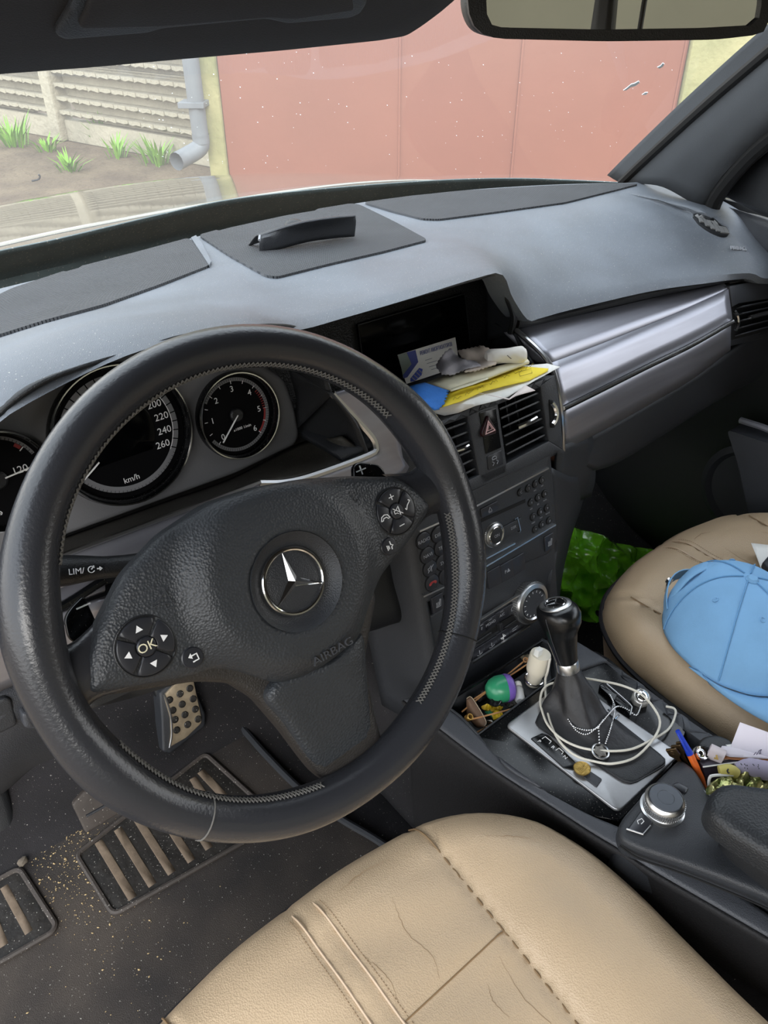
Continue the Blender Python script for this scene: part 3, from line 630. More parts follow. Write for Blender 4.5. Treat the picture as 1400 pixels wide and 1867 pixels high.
for i, (x, y, t) in enumerate([(962, 902, '␣ˇ'), (975, 894, 'ABC'), (988, 886, 'DEF'), (968, 928, 'GHI'), (981, 919, 'JKL'), (993, 912, 'MNO'), (972, 953, 'PQRS'), (986, 944, 'TUV'), (998, 936, 'WXYZ')]):
    if i: mk('lettering', txt(t, SK.at(*SK.px(x, y)), .0028, .0003), m_dim, st, smooth=False)
for x, y, t in [(771, 985, 'RADIO'), (798, 974, 'DISC'), (778, 1012, 'NAVI'), (803, 998, 'TEL'), (783, 1036, ''), (806, 1025, 'SYS'), (787, 1062, ''), (811, 1050, '')]:
    o = key(x, y, 0, 0, t, 'round_button', .0105, m_btn, .0062)
    f = SK.at(*SK.px(x, y))
    if (x, y) == (783, 1036):
        mk('mute_symbol', join(line(f, [(-.004, .0015), (-.002, .0015), (.001, .004), (.001, -.004), (-.002, -.0015), (-.004, -.0015)], .0007, .002, .0026, True), line(f, [(-.005, -.004), (.005, .004)], .0007, .002, .0026)), m_dim, o, smooth=False)
    if (x, y) == (787, 1062):
        mk('hang_up_symbol', puff(f, rpoly([(-.006, -.002), (-.006, .001), (-.003, .0025), (.003, .0025), (.006, .001), (.006, -.002), (.003, -.002), (.002, 0), (-.002, 0), (-.003, -.002)], .0008), .001, .0028, .0003), mat('red_print', '8a2a2a', .6), o)
def tri(f, s, h0=.002, h1=.0028): return line(f, [(-s, -s*.8), (s, -s*.8), (0, s)], s*.3, h0, h1, True)
o = key(891, 928, .03, .0125, None, 'eject_button'); mk('eject_symbol', join(tri(SK.at(*SK.px(891, 928)), .003), line(SK.at(*SK.px(891, 928)), [(-.003, -.0038), (.003, -.0038)], .0007, .002, .0028)), m_dim, o, smooth=False)
# round selector with its bracket
kc = SK.px(912, 979, .012); f = SK.at(*kc)
bx = key(929, 964, .042, .017, None, 'bracket_button', m=m_blk2); mk('lettering', txt('DSK', SK.at(*SK.px(934, 961)), .0055, .0025), m_dim, bx, smooth=False)
mk('bracket_edge', line(SK, [SK.px(936, 946), SK.px(940, 942), SK.px(946, 966), SK.px(944, 969)], .0012, .0, .0035), m_satin, st, smooth=False)
kn = mk('selector_knob', lathe(f, [(.016, -.012), (.0165, .0), (.0158, .004), (.0135, .0052), (.0125, .004), (.0118, .003)]+[(.0, .0032)], 40), m_satin, st)
for i in range(44):
    a = 2*math.pi*i/44; mk('knurl', box(Fr(f.w(.0165*math.cos(a), .0165*math.sin(a), -.003), f.X*-math.sin(a)+f.Y*math.cos(a), f.N), .0011, .009, -.0004, .0007, .0002), m_satin, kn, smooth=False) if i % 1 == 0 else None
mk('press_button', lathe(f, [(.0108, .002), (.0108, .0055), (.0095, .0062), (0, .006)], 28), m_blk, kn); mk('ring', torus(f.at(0, 0, .005), .0118, .0012, 32, 8), m_chrome, kn)
mk('lettering', txt('ON', f, .006, .0063), m_dim, kn, smooth=False)
# seat heating and parking buttons
def seatsym(f, par):
    mk('seat_symbol', join(line(f, [(-.004, -.003), (.001, -.003), (.003, .005), (.0045, .0045), (.0035, -.001), (.003, -.0045), (-.004, -.0045)], .0006, .002, .0028, True), *[line(f, [(-.003+.0018*k, -.002), (-.003+.0018*k, .002)], .0006, .002, .0028) for k in range(3)]), m_dim, par, smooth=False)
for q in ((1000, 988), (797, 1099)):
    o = key(*q, .0185, .023, None, 'seat_heater_button'); seatsym(SK.at(*SK.px(*q)), o)
for i, q in enumerate(((900, 1052), (923, 1040), (944, 1028))):
    o = key(*q, .0235, .026, 'P▲' if i == 1 else None, 'blank_button' if i != 1 else 'parking_sensor_button', ts=.007)
# lower roll between audio and climate
ro = [SK.w(u, -.105, .0) for u in (bl, 0, brx)]; r2 = [SK.w(u, -.112, .007) for u in (bl, 0, brx)]; r3 = [SK.w(u, -.124, .002) for u in (bl, 0, brx)]; r4 = [SK.w(u, -.135, -.006) for u in (bl, 0, brx)]
# climate buttons
for x, y, t in [(878, 1146, 'F'), (894, 1136, 'MONO'), (915, 1121, 'A/C'), (936, 1108, '')]:
    f = SK.at(*SK.px(x, y, -.004), -.005); o = mk('climate_button', box(f, .0225, .016, -.002, .0015, .0006, .001), m_btn, st)
    if t: mk('lettering', txt(t, f, .0058, .0016), m_dim, o, smooth=False); mk('lamp_bar', line(f, [(-.003, .0058), (.003, .0058)], .0006, .001, .0018), m_dim, o, smooth=False)
    else: mk('recirculation_symbol', join(line(f, [(-.005, -.003), (-.005, .0), (-.002, .003), (.002, .003), (.005, 0), (.005, -.003)], .0007, .001, .0018, True), line(f, [(-.002, -.001), (.002, -.001)], .0007, .001, .0018)), m_dim, o, smooth=False)
for i, (x, y) in enumerate([(874, 1190), (896, 1176), (917, 1161), (938, 1147)]):
    f = SK.at(*SK.px(x, y, -.004), -.005); o = mk('climate_button', box(f, .0225, .019, -.002, .0015, .0006, .001), m_btn, st)
    g_ = [line(f, [(-.005, -.002), (0, -.004), (.005, -.001)], .0009, .001, .0018)]+[line(f, [(0, -.003), (0, .004)], .0009, .001, .0018)] if i < 2 else ([line(f, [(-.005, 0), (.005, 0)], .001, .001, .0018), line(f, [(0, -.005), (0, .005)], .001, .001, .0018), line(f, [(-.003, -.003), (.003, .003)], .0008, .001, .0018)] if i == 2 else [line(f, [(-.005, .002), (.006, .003)], .0009, .001, .0018), line(f, [(-.005, -.001), (.003, -.001)], .0009, .001, .0018)])
    mk('air_symbol', join(*g_), m_dim if i != 2 else m_white, o, smooth=False)
mk('lever_slot', line(SK, [SK.px(868, 1170), SK.px(944, 1127)], .011, -.004, -.0045), m_void, st, smooth=False)
mk('lever', box(SK.at(*SK.px(912, 1143), -.005), .005, .012, 0, .008, .001), m_blk, st)
for q in ((880, 1158), (934, 1130)): mk('rocker', puff(SK, rpoly([SK.px(q[0]-18, q[1]+14, -.004), SK.px(q[0]+14, q[1]-8, -.004), SK.px(q[0]+14, q[1]+2, -.004), SK.px(q[0]-10, q[1]+16, -.004)], .002), -.008, -.001, .001), m_blk, st)
# big temperature wheel
tcen = SK.px(978, 1103, .012); f = SK.at(*tcen)
tw_ = mk('temperature_wheel', lathe(f, [(.028, -.02), (.0302, -.012), (.0308, .004), (.029, .0072), (.0235, .0085), (.0205, .006), (0, .007)], 44), m_satin, st)
for i in range(60):
    a = 2*math.pi*i/60; mk('knurl', box(Fr(f.w(.0306*math.cos(a), .0306*math.sin(a), -.003), f.X*-math.sin(a)+f.Y*math.cos(a), f.N), .0013, .014, -.0005, .0007, .0002), m_satin, tw_, smooth=False)
mk('dial_face', lathe(f, [(.0205, .0062), (.0205, .0075), (0, .0075)], 32), m_grey, tw_)
mk('dial_marks', join(*[line(f, [(.0165*math.cos(a), .0165*math.sin(a)), (.0195*math.cos(a), .0195*math.sin(a))], .0008, .007, .0079) for a in np.linspace(.3, 5.9, 14)]), m_white, tw_, smooth=False)
# ------------------------------------------------------------------ centre vents
VK = Fr(P(1005, 690, y=.165), (1, 0, 0), (0, .36, .933))
vn = root('vent_panel', 'black centre air vent panel with two louvred outlets and chrome tabs', 'vent panel', VK.w(-.1, -.06))
def ol(L, r=.003): return np.array(rpoly(VK.pxs(L), r, 4))
po = VK.pxs([(797, 772), (860, 745), (1012, 684), (1022, 745), (1027, 820), (960, 850), (835, 906), (812, 830)])
rvo = [(908, 737), (985, 705), (1001, 803), (924, 845)]
lvo = [(806, 776), (853, 760), (874, 866), (840, 884), (822, 850)]
mk('backing', puff(VK, rpoly(po, .003), -.05, -.03, .002, cell=.03), m_void, vn)
def frame_of(o_, i_, n, h0, h1, m): return fr_(np.array(o_), np.array(i_), h0, h1, n, m, vn, VK)
# panel skin: strips round the two outlets
def vq(L, n, h0=-.03, h1=0, m=m_blk2, b=.0015, r=.0015): return mk(n, puff(VK, rpoly(VK.pxs(L), r), h0, h1, b, cell=.02), m, vn)
vq([(853, 758), (874, 866), (878, 884), (924, 862), (924, 845), (908, 737), (880, 745)], 'bridge')
vq([(985, 703), (1012, 684), (1022, 745), (1027, 820), (1001, 805)], 'rail')
vq([(924, 845), (1001, 804), (1027, 820), (960, 852), (835, 906), (838, 884), (874, 866)], 'rail')
vq([(797, 772), (880, 736), (1012, 684), (985, 706), (908, 738), (853, 760), (806, 777)], 'rail')
def louvres(L, n, name):
    a, b, c, d_ = [np.array(VK.px(*q, -.006)) for q in L]
    for i in range(n):
        t = (i+.5)/n; p = a+(d_-a)*t; q = b+(c-b)*t; mid = (p+q)/2; ln = np.linalg.norm(q-p)
        X = VK.X*(q-p)[0]/ln+VK.Y*(q-p)[1]/ln; g = Fr(VK.w(*mid, -.012), X, nrm(VK.Y*.35+VK.N))
        mk('slat', box(g, ln, .018, -.0012, .0012, .0008, .0005), m_blk, vn)
louvres([(908, 742), (985, 710), (1001, 800), (924, 840)], 6, 'slat'); louvres([(806, 780), (853, 764), (874, 862), (838, 882)], 6, 'slat')
for k in range(4):
    c = VK.px(918+k*17, 752-k*8, -.03); mk('cross_vane', box(VK.at(*c, -.035), .0025, .05, 0, .012, .0005), m_blk, vn)
def pill(a, b, r, n, m, h=-.002): mk(n, tube([VK.w(*VK.px(*a, h), h), VK.w(*VK.px((a[0]+b[0])/2, (a[1]+b[1])/2, h), h+.002), VK.w(*VK.px(*b, h), h)], r, 10, samples=8), m, vn)
pill((943, 779), (977, 762), .0032, 'tab', m_chrome); pill((832, 822), (853, 813), .0028, 'tab', m_chrome)
wh = [VK.w(*VK.px(x, y), .002) for x, y in ((1003, 734), (1009, 742), (1012, 754), (1010, 766), (1005, 774))]
mk('thumb_wheel', tube(wh, .0035, 8, samples=20), m_chrome, vn)
mk('wheel_slot', puff(VK, rpoly(VK.pxs([(1000, 728), (1008, 730), (1016, 745), (1016, 765), (1010, 780), (1003, 780)]), .002), 0, .0012, .0006), m_void, vn)
# hazard switch and passenger airbag lamp
hzs = vq([(873, 752), (903, 744), (913, 816), (885, 828)], 'switch_bay', -.001, .001, m_gloss, .0005)
hr = mk('hazard_button', puff(VK, rpoly(VK.pxs([(890, 757), (905, 783), (904, 791), (881, 797), (878, 790)], .004), .002), -.001, .005, .002), mat('dark_red_plastic', '2a0d10', .3), vn)
fz_ = VK.at(*VK.px(892, 779, .005)); mk('warning_triangle', join(tri(fz_, .0075, .004, .0056), tri(fz_, .004, .004, .0056)), mat('pink_print', 'd8b0b0', .6), hr, smooth=False)
o = vq([(887, 832), (913, 820), (917, 846), (890, 857)], 'stability_button', -.001, .0012, m_btn, .0005)
f = VK.at(*VK.px(900, 840)); mk('skid_symbol', join(line(f, [(-.003, .002), (-.003, .004), (-.001, .0055), (.002, .0055), (.004, .004), (.004, .002)], .0009, .001, .0018, True), line(f, [(-.004, -.0), (-.001, -.002), (-.004, -.005)], .0008, .001, .0018), line(f, [(.003, -.0), (.006, -.002), (.003, -.005)], .0008, .001, .0018)), m_dim, o, smooth=False)
# right-hand outlet at the door end
RV = Fr(P(1345, 600, y=.16), (1, .05, 0), (0, .3, .95))
rvn = root('air_vent', 'black louvred air vent at the passenger door end of the dash', 'air vent', RV.w(.04, 0))
def rq(L, n, h0, h1, m, b=.0015, r=.002): return mk(n, puff(RV, rpoly(RV.pxs(L), r), h0, h1, b, cell=.02), m, rvn)
rq([(1330, 522), (1400, 508), (1480, 492), (1480, 600), (1400, 618), (1334, 634)], 'surround', -.03, -.012, m_blk2)
rq([(1330, 522), (1400, 508), (1480, 492), (1480, 530), (1400, 545), (1348, 553), (1335, 560)], 'cap_face', -.012, .0, m_grey)
rq([(1345, 552), (1480, 528), (1480, 585), (1400, 606), (1346, 620)], 'opening', -.012, -.0115, m_void, 0)
for i in range(5):
    a = RV.px(1347, 561+12.4*i, -.004); b = RV.px(1470, 536+12.2*i-2*i, -.004); X = RV.X*(b[0]-a[0])+RV.Y*(b[1]-a[1])
    mk('slat', box(Fr(RV.w((a[0]+b[0])/2, (a[1]+b[1])/2, -.004), X, RV.N*1+RV.Y*.3), np.hypot(b[0]-a[0], b[1]-a[1]), .014, -.001, .001, .0006, .0005), m_grey, rvn)
mk('tab', tube([RV.w(*RV.px(1364, 579), .002), RV.w(*RV.px(1400, 568), .005), RV.w(*RV.px(1420, 563), .003)], .0035, 8, samples=8), m_chrome, rvn)
mk('thumb_wheel', tube([RV.w(*RV.px(x, y), .003) for x, y in ((1336, 568), (1341, 577), (1342, 590), (1338, 602))], .003, 8, samples=14), m_chrome, rvn)
# ------------------------------------------------------------------ screen recess
sr = root('screen_housing', 'hooded dark recess holding the navigation screen above the centre vents', 'screen housing', (.38, .3, -.07))
SB = Fr((.38, .318, -.01), (1, 0, 0), (0, 0.02, 1))
mk('back_board', puff(SB, rpoly([(-.24, .062), (.1, .062), (.15, .05), (.17, .0), (.18, -.05), (.2, -.09), (-.24, -.09)], .004), -.01, 0, .002, cell=.04), mat('dark_perforated', '16171a', .6, 0, .8, 500, 'vor'), sr)
S2 = Fr((.38, .314, -.01), (1, 0, 0), (0, 0.02, 1))
q4 = S2.pxs([(652, 592), (846, 535), (858, 640), (668, 712)])
mk('screen', puff(S2, rpoly(q4, .003), -.004, .001, .001, cell=.05), m_screen, sr)
mk('screen_edge', line(S2, q4, .0012, 0, .0016, True), m_blk2, sr)
hl = [P(545, 596, y=.20), P(620, 575, y=.205), P(745, 541, y=.205), P(866, 507, y=.205), P(910, 499, y=.205), P(930, 535, y=.22), P(944, 572, y=.235), P(938, 604, y=.25)]
hb = [SB.w(-.24, .062), SB.w(-.17, .062), SB.w(-.08, .062), SB.w(.06, .062), SB.w(.12, .058), SB.w(.15, .045), SB.w(.16, .0), SB.w(.165, -.05)]
hm = [a*.72+b*.28+V3(0, 0, -.001) for a, b in zip(hl, hb)]
mk('hood_lining', loft([hl, hm, hb], 40, 10), m_blk2, sr, thick=.003)
hs = [P(912, 508, y=.22), P(926, 545, y=.225), P(935, 575, y=.24), P(930, 606, y=.25)]
mk('hood_step', tube(hs, .004, 8, samples=16), m_blk, sr)
mk('shelf', loft([[(.19, .185, -.052), (.52, .19, -.058)], [(.19, .318, -.06), (.54, .318, -.07)]], 6, 6), m_blk2, sr, thick=.008)
mk('shelf_side', loft([[P(938, 603, y=.25), P(978, 668, y=.2)], [(.56, .318, -.01), (.56, .318, -.08)]], 6, 6), m_blk2, sr, thick=.004)
# ------------------------------------------------------------------ instrument cluster
CK = Fr((0, .27, 0), (1, 0, 0), (0, .2425, .97))
cl = root('instrument_cluster', 'instrument cluster of three round dials behind the steering wheel', 'instrument cluster', (0, .27, -.08))
m_cface = mat('cluster_grey', '6e6e70', .5, 0, .2, 600, 'noise')
bd = CK.pxs([(100, 985), (300, 912), (430, 865), (540, 812), (548, 795), (540, 745), (520, 690), (440, 640)])
mk('face_plate', puff(CK, rpoly([(-.26, -.03), (-.2, -.1)]+bd[0:1]+bd[1:]+[(.1, .1), (-.2, .1), (-.26, .03)], .01), -.012, 0, .006, cell=.03), m_cface, cl)
rec = [P(545, 590, y=.2)+V3(0, .01, -.006), P(530, 640, y=.255), P(548, 690, y=.27)]
m_dial = mat('dial_black', '09090b', .6, spec=.08)
m_red = mat('red_print', 'b8322a', .5)
def dial(cx, cy, r, name, h=.004):
    f = CK.at(cx, cy)
    d = mk(name, lathe(f, [(r*.98, -.004), (r*.97, .0003), (0, .0003)], 48), m_dial, cl)
    mk('bezel', lathe(f, [(r*1.03, -.002), (r*1.05, .006), (r*1.03, .011), (r*.99, .0125), (r*.96, .008), (r*.95, .0005), (r*.97, -.003)], 56, True), m_gloss, d)
    mk('bezel_rim', torus(f.at(0, 0, .0115), r*1.015, .0011, 64, 6), m_chrome, d)
    return f, d
def band(f, r0, r1, a0, a1, m, d, n=40, h=.0006, name='scale_ring'):
    A = [R(a) for a in np.linspace(a0, a1, n)]
    mk(name, grid([[f.w(r0*math.cos(a), r0*math.sin(a), h), f.w(r1*math.cos(a), r1*math.sin(a), h)] for a in A]), m, d, smooth=False)
def ticks(f, r0, r1, angs, wd, m, d, h=.0009, name='scale_marks'):
    mk(name, join(*[grid([[f.w(r0*math.cos(a)-wd*math.sin(a)*s, r0*math.sin(a)+wd*math.cos(a)*s, h), f.w(r1*math.cos(a)-wd*math.sin(a)*s, r1*math.sin(a)+wd*math.cos(a)*s, h)] for s in (-.5, .5)]) for a in map(R, angs)]), m, d, smooth=False)
def needle(f, ang, r0, r1, d, hub=.007):
    a = R(ang); c, s = math.cos(a), math.sin(a)
    mk('needle', line(f, [(r0*c, r0*s), (r1*c, r1*s)], .0013, .004, .005), m_white, d, smooth=False)
    if hub: mk('hub', lathe(f, [(hub, 0), (hub, .003), (hub*.8, .0045), (0, .005)], 24), m_blk, d)
m_ring = mat('scale_grey', '77777a', .5)
# speedometer
scx, scy = CK.px(343, 765)[0]-.0695, CK.px(243, 916)[1]+.0695
f, d = dial(scx, scy, .0665, 'speedometer')
band(f, .052, .058, -180, 180, m_ring, d, 72); band(f, .052, .0528, -35, 212, m_white, d, 60, .0008)
ang0, ang1 = 212, -32
def sa(v): return ang0+(ang1-ang0)*v/260
ticks(f, .0525, .0605, [sa(v) for v in range(0, 261, 10)], .0011, m_dial, d); ticks(f, .056, .0605, [215+k*4 for k in range(0, 28)], .0004, m_dial, d, .001)
for v in range(20, 261, 20): a = R(sa(v)); mk('lettering', txt(str(v), f.at(.0435*math.cos(a), .0435*math.sin(a), 0), .0098, .0008), m_white, d, smooth=False)
mk('lettering', txt('km/h', f.at(-.003, -.0455), .0082, .0008), m_white, d, smooth=False)
mk('display', puff(f, [(-.03, -.024), (.026, -.024)]+[(.034*math.cos(a), .034*math.sin(a)) for a in np.linspace(-.5, math.pi+.5, 24)], -.001, .001, .0005, cell=.03), m_screen, d)
needle(f, sa(0), .034, .055, d, 0)
# rev counter
tcx, tcy = CK.px(430, 756)
f, d = dial(tcx, tcy, .0445, 'rev_counter')
f2 = f
band(f, .0355, .0392, -150, 145, m_ring, d, 60)
def ra(v): return 222-272*v/6
band(f, .033, .0352, ra(5), ra(6), m_red, d, 14, .0008, 'red_band')
ticks(f, .032, .0352, [ra(4.2+.1*k) for k in range(9)], .001, m_red, d, .0009, 'red_marks')
ticks(f, .033, .0365, [ra(k*.5) for k in range(13)], .0007, m_white, d); ticks(f, .0362, .0388, [145-4*k for k in range(74)], .0004, m_dial, d, .001)
for k in range(7): a = R(ra(k)); mk('lettering', txt(str(k), f.at(.0275*math.cos(a), .0275*math.sin(a)), .0088, .0008), m_white, d, smooth=False)
mk('lettering', txt('x1000 1/min', f.at(.0035, -.0155), .0042, .0008), m_white, d, smooth=False)
needle(f, ra(0)+2, .0, .033, d, .0075)
# left dial (temperature and fuel), half hidden
lx, ly = CK.px(-5, 875)
f, d = dial(lx, ly, .0445, 'temperature_gauge')
band(f, .0365, .0395, 20, 160, m_ring, d); ticks(f, .0365, .0385, [22+5*k for k in range(28)], .0005, m_dial, d, .001)
band(f, .033, .0362, 38, 48, m_red, d, 6, .0008, 'red_band'); ticks(f, .032, .0365, [36], .001, m_white, d)
q = CK.px(36, 856); mk('lettering', txt('120', CK.at(*q), .0095, .0012), m_white, d, smooth=False)
needle(f, 5, .006, .03, d, .0085)
q = CK.px(0, 934); mk('lettering', txt('✈'[:0]+'»', CK.at(*q), .008, .0012), m_white, d, smooth=False)
# cowl lining round the dials
hl = [P(-60, 815, y=.15), P(0, 749, y=.145), P(46, 712, y=.142), P(93, 686, y=.14), P(179, 656, y=.14), P(250, 636, y=.14), P(330, 610, y=.14), P(450, 592, y=.145), P(545, 596, y=.19), P(580, 640, y=.21), P(607, 718, y=.205)]
hb = [CK.w(-.24, -.04), CK.w(-.22, .04), CK.w(-.18, .075), CK.w(-.14, .085), CK.w(-.08, .092), CK.w(-.03, .095), CK.w(.05, .093), CK.w(.12, .085), CK.w(.155, .06), CK.w(*CK.px(535, 680)), CK.w(*CK.px(546, 780))]
m_lin = mat('cowl_lining', '1c1d1f', .55, 0, .3, 900, 'vor')
mk('cowl_lining', loft([hl, [a*.5+b*.5 for a, b in zip(hl, hb)], hb], 50, 10), m_lin, cl, thick=.003)
mk('side_wall', loft([[P(530, 670, y=.27), P(607, 716, y=.2)], [P(546, 740, y=.27), P(650, 770, y=.19)], [P(549, 806, y=.272), P(674, 829, y=.18)]], 12, 12), m_lin, cl, thick=.003)
mk('dusty_ramp', loft([[P(60, 1000, y=.262), P(100, 985, y=.262), P(300, 915, y=.262), P(430, 868, y=.262), P(549, 806, y=.265), P(620, 800, y=.2)], [P(60, 1030, y=.19), P(130, 1008, y=.19), P(300, 943, y=.19), P(471, 880, y=.19), P(575, 866, y=.18), P(676, 829, y=.18)]], 30, 8), m_dust, cl, thick=.004)
# ------------------------------------------------------------------ brushed trim round the cluster
ct = root('cluster_trim', 'brushed silver trim bracket framing the dials on their right', 'trim panel', P(650, 800, y=.18))
TI = [P(605, 717, y=.205), P(640, 754, y=.198), P(677, 795, y=.186), P(684, 815, y=.182), P(674, 829, y=.18), P(575, 866, y=.182), P(520, 880, y=.184), P(471, 882, y=.187)]
TO = [P(640, 707, y=.20), P(690, 745, y=.19), P(722, 785, y=.178), P(732, 830, y=.174), P(738, 860, y=.172), P(640, 905, y=.172), P(540, 925, y=.174), P(471, 912, y=.178)]
mk('bracket_face', loft([TI, TO], 40, 6), m_silver, ct, thick=.006, off=0)
mk('chrome_edge', tube(TI, .0042, 8, samples=50), m_satin, ct)
m_low = [P(60, 1036, y=.188), P(132, 1006, y=.188), P(300, 944, y=.188), P(471, 880, y=.187)]
m_lo2 = [P(70, 1092, y=.17), P(140, 1060, y=.17), P(300, 1000, y=.17), P(471, 940, y=.17)]
mk('brushed_band', loft([m_low, m_lo2], 30, 4), m_silver, ct, thick=.004, off=0)
mk('chrome_line', tube([p+V3(0, -.004, .003) for p in m_low], .0024, 6, samples=30), m_satin, ct)
mk('end_plate', loft([[P(722, 785, y=.178), P(760, 850, y=.19)], [P(738, 862, y=.172), P(765, 960, y=.172)]], 6, 6), m_blk2, ct, thick=.004)
mk('knee_panel', loft([[(-.14, .195, -.155), (.0, .195, -.165), (.12, .195, -.18), (.262, .19, -.19)], [(-.14, .185, -.19), (0, .185, -.22), (.12, .18, -.24), (.262, .17, -.25)], [(-.14, .195, -.222), (0, .195, -.265), (.12, .185, -.30), (.262, .16, -.32)], [(-.14, .4, -.225), (0, .4, -.26), (.12, .4, -.30), (.262, .3, -.34)]], 20, 24), m_blk, ct, thick=.006)
lt = root('switch_trim', 'brushed silver trim and grey switch panel at the door end of the dash', 'trim panel', P(0, 1200, y=.16))
def L2(a, b, y0, y1, n, m, nu=10): return mk(n, loft([[P(*q, y=y0) for q in a], [P(*q, y=y1) for q in b]], nu, 6), m, lt, thick=.005)
L2([(-120, 1120), (0, 1082), (100, 1050), (190, 1018)], [(-120, 1190), (0, 1143), (100, 1108), (192, 1075)], .19, .165, 'brushed_face', m_silver)
L2([(-120, 1204), (0, 1155), (100, 1118), (196, 1085)], [(-110, 1300), (0, 1252), (100, 1210), (200, 1170)], .163, .17, 'brushed_face', m_silver)
mk('chrome_line', tube([P(x, y, y=.162) for x, y in ((-120, 1197), (0, 1149), (100, 1112), (192, 1056))], .004, 8, samples=16), m_gloss, lt)
mk('switch_panel', loft([[P(-120, 1310, y=.172), P(0, 1256, y=.172), P(60, 1230, y=.174), P(130, 1200, y=.176)], [P(-120, 1400, y=.16), P(0, 1340, y=.16), P(60, 1318, y=.165), P(140, 1280, y=.175)], [P(-100, 1470, y=.2), P(0, 1424, y=.2), P(50, 1396, y=.21), P(130, 1366, y=.23)], [P(-100, 1500, y=.4), P(0, 1450, y=.4), P(60, 1400, y=.4), P(140, 1350, y=.4)]], 16, 20), m_grey, lt, thick=.006)
swf = Fr(P(5, 1300, y=.165), (1, 0, 0), (0, .15, 1))
mk('switch_cap', puff(swf, rpoly(swf.pxs([(-60, 1300), (8, 1268), (18, 1272), (30, 1318), (-40, 1352)]), .004), -.006, .004, .002), m_blk2, lt)
mk('release_lever', puff(swf, rpoly(swf.pxs([(33, 1290), (46, 1286), (60, 1318), (38, 1316)]), .003), -.006, .012, .003), m_grey, lt)
# ------------------------------------------------------------------ steering column and stalk
WT = R(31.1); SPIN = R(2.3)
WX = V3(1, 0, 0); WY = V3(0, math.sin(WT), math.cos(WT))
W0 = Fr((0, 0, 0), WX, WY)
WF = Fr((0, 0, 0), WX*math.cos(SPIN)+WY*math.sin(SPIN), WY*math.cos(SPIN)-WX*math.sin(SPIN))
colm = root('steering_column', 'black dusty steering column shroud with a control stalk on its left', 'steering column', W0.w(0, -.04, -.1))
ring = []
for h, sx_, sy in ((-.045, .062, .058), (-.06, .068, .066), (-.10, .07, .068), (-.17, .062, .06), (-.26, .058, .058)):
    ring.append([W0.w(sx_*math.copysign(abs(math.cos(a))**.8, math.cos(a)), -.012+sy*math.copysign(abs(math.sin(a))**.8, math.sin(a)), h) for a in np.linspace(0, 2*math.pi, 36, endpoint=False)])
V, F = grid(ring, True); F.append(tuple(range(35, -1, -1)))
mk('shroud', (V, F), m_dust, colm)
SH = -.075
s0 = W0.w(-.05, .035, SH); s1 = P(180, 1034, y=W0.w(0, .04, SH)[1]); 
def atH(px, py, h): return W0.w(*W0.px(px, py, h), h)
mk('stalk', tube([atH(300, 1018, SH), atH(240, 1029, SH), atH(195, 1034, SH), atH(150, 1037, SH), atH(60, 1046, SH+.005)], [.008, .008, .0085, .0115, .012], 14, samples=20), m_blk, colm)
sf = Fr(atH(139, 1042, SH+.0125), atH(160, 1039, SH)-atH(125, 1043, SH), WY+WF.N*0)
mk('lettering', txt('LIM/⟳▸'.replace('⟳▸', '') , sf, .0062, .0005), m_white, colm, smooth=False)
g0 = sf.at(.0105, .0003); mk('cruise_symbol', join(line(g0, circ(0, 0, .0023, 14)[1:], .0005, .0, .0012), line(g0, [(0, 0), (.002, .0025)], .0007, 0, .0012), line(g0, [(.004, 0), (.0065, 0)], .0009, 0, .0012), line(g0, [(.0058, .0012), (.0075, 0), (.0058, -.0012)], .0007, 0, .0012)), m_white, colm, smooth=False)
for s, L, t, hh in ((1, [(645, 850), (655, 842), (690, 846), (702, 857), (706, 880), (646, 880)], '+', -.035), (-1, [(117, 1130), (128, 1110), (150, 1088), (156, 1090), (188, 1160), (150, 1180), (125, 1166)], '-', -.035)):
    sp_ = mk('shift_paddle', puff(W0, rpoly(W0.pxs(L, hh), .004), hh-.005, hh, .002), m_gloss, colm)
    q = W0.px(658, 857, hh) if s > 0 else W0.px(152, 1105, hh)
    g = W0.at(*q, hh); mk('sign', join(line(g, [(-.005, 0), (.005, 0)], .001, 0, .0006), *([line(g, [(0, -.004), (0, .004)], .001, 0, .0006)] if s > 0 else [])), m_white, sp_, smooth=False)
# ------------------------------------------------------------------ steering wheel
wm = Matrix(((WF.X[0], WF.Y[0], WF.N[0], 0), (WF.X[1], WF.Y[1], WF.N[1], 0), (WF.X[2], WF.Y[2], WF.N[2], 0), (0, 0, 0, 1)))
sw = root('steering_wheel', 'black leather three-spoke steering wheel with worn rim and star emblem', 'steering wheel', None, mtx=wm)
RM = .1752
def rr(a):                                # rim section radius, with thumb swells near the upper spokes
    b = .0158
    for c, s, k in ((18, 16, .0035), (162, 16, .0035), (200, 14, .0022), (-20, 14, .0022), (-70, 14, .001), (250, 14, .001)):
        d = (a-c+180) % 360-180; b += k*math.exp(-(d/s)**2)
    return b
def rimseg(a0, a1, n, m, nm):
    rows = []
    for a in np.linspace(a0, a1, n):
        t = R(a); r = rr(a)
        row = []
        for b in np.linspace(0, 2*math.pi, 22, endpoint=False):
            x = r*math.cos(b)*1.0; z = r*math.sin(b)*1.12
            if abs(x+r) < r*.25: z *= .96
            row.append(WF.w((RM+x)*math.cos(t), (RM+x)*math.sin(t), z))
        rows.append(row)
    V, F = grid(rows, True); F += [tuple(range(21, -1, -1)), tuple(range((n-1)*22, n*22))]
    return mk(nm, (V, F), m, sw)
sm = [-43, 225]                           # leather seams round the rim
for i in range(2):
    a0 = sm[i]; a1 = sm[(i+1) % 2]+(360 if i else 0)
    rimseg(a0+.03, a1-.03, int((a1-a0)/2.2), m_rim, 'rim_leather')
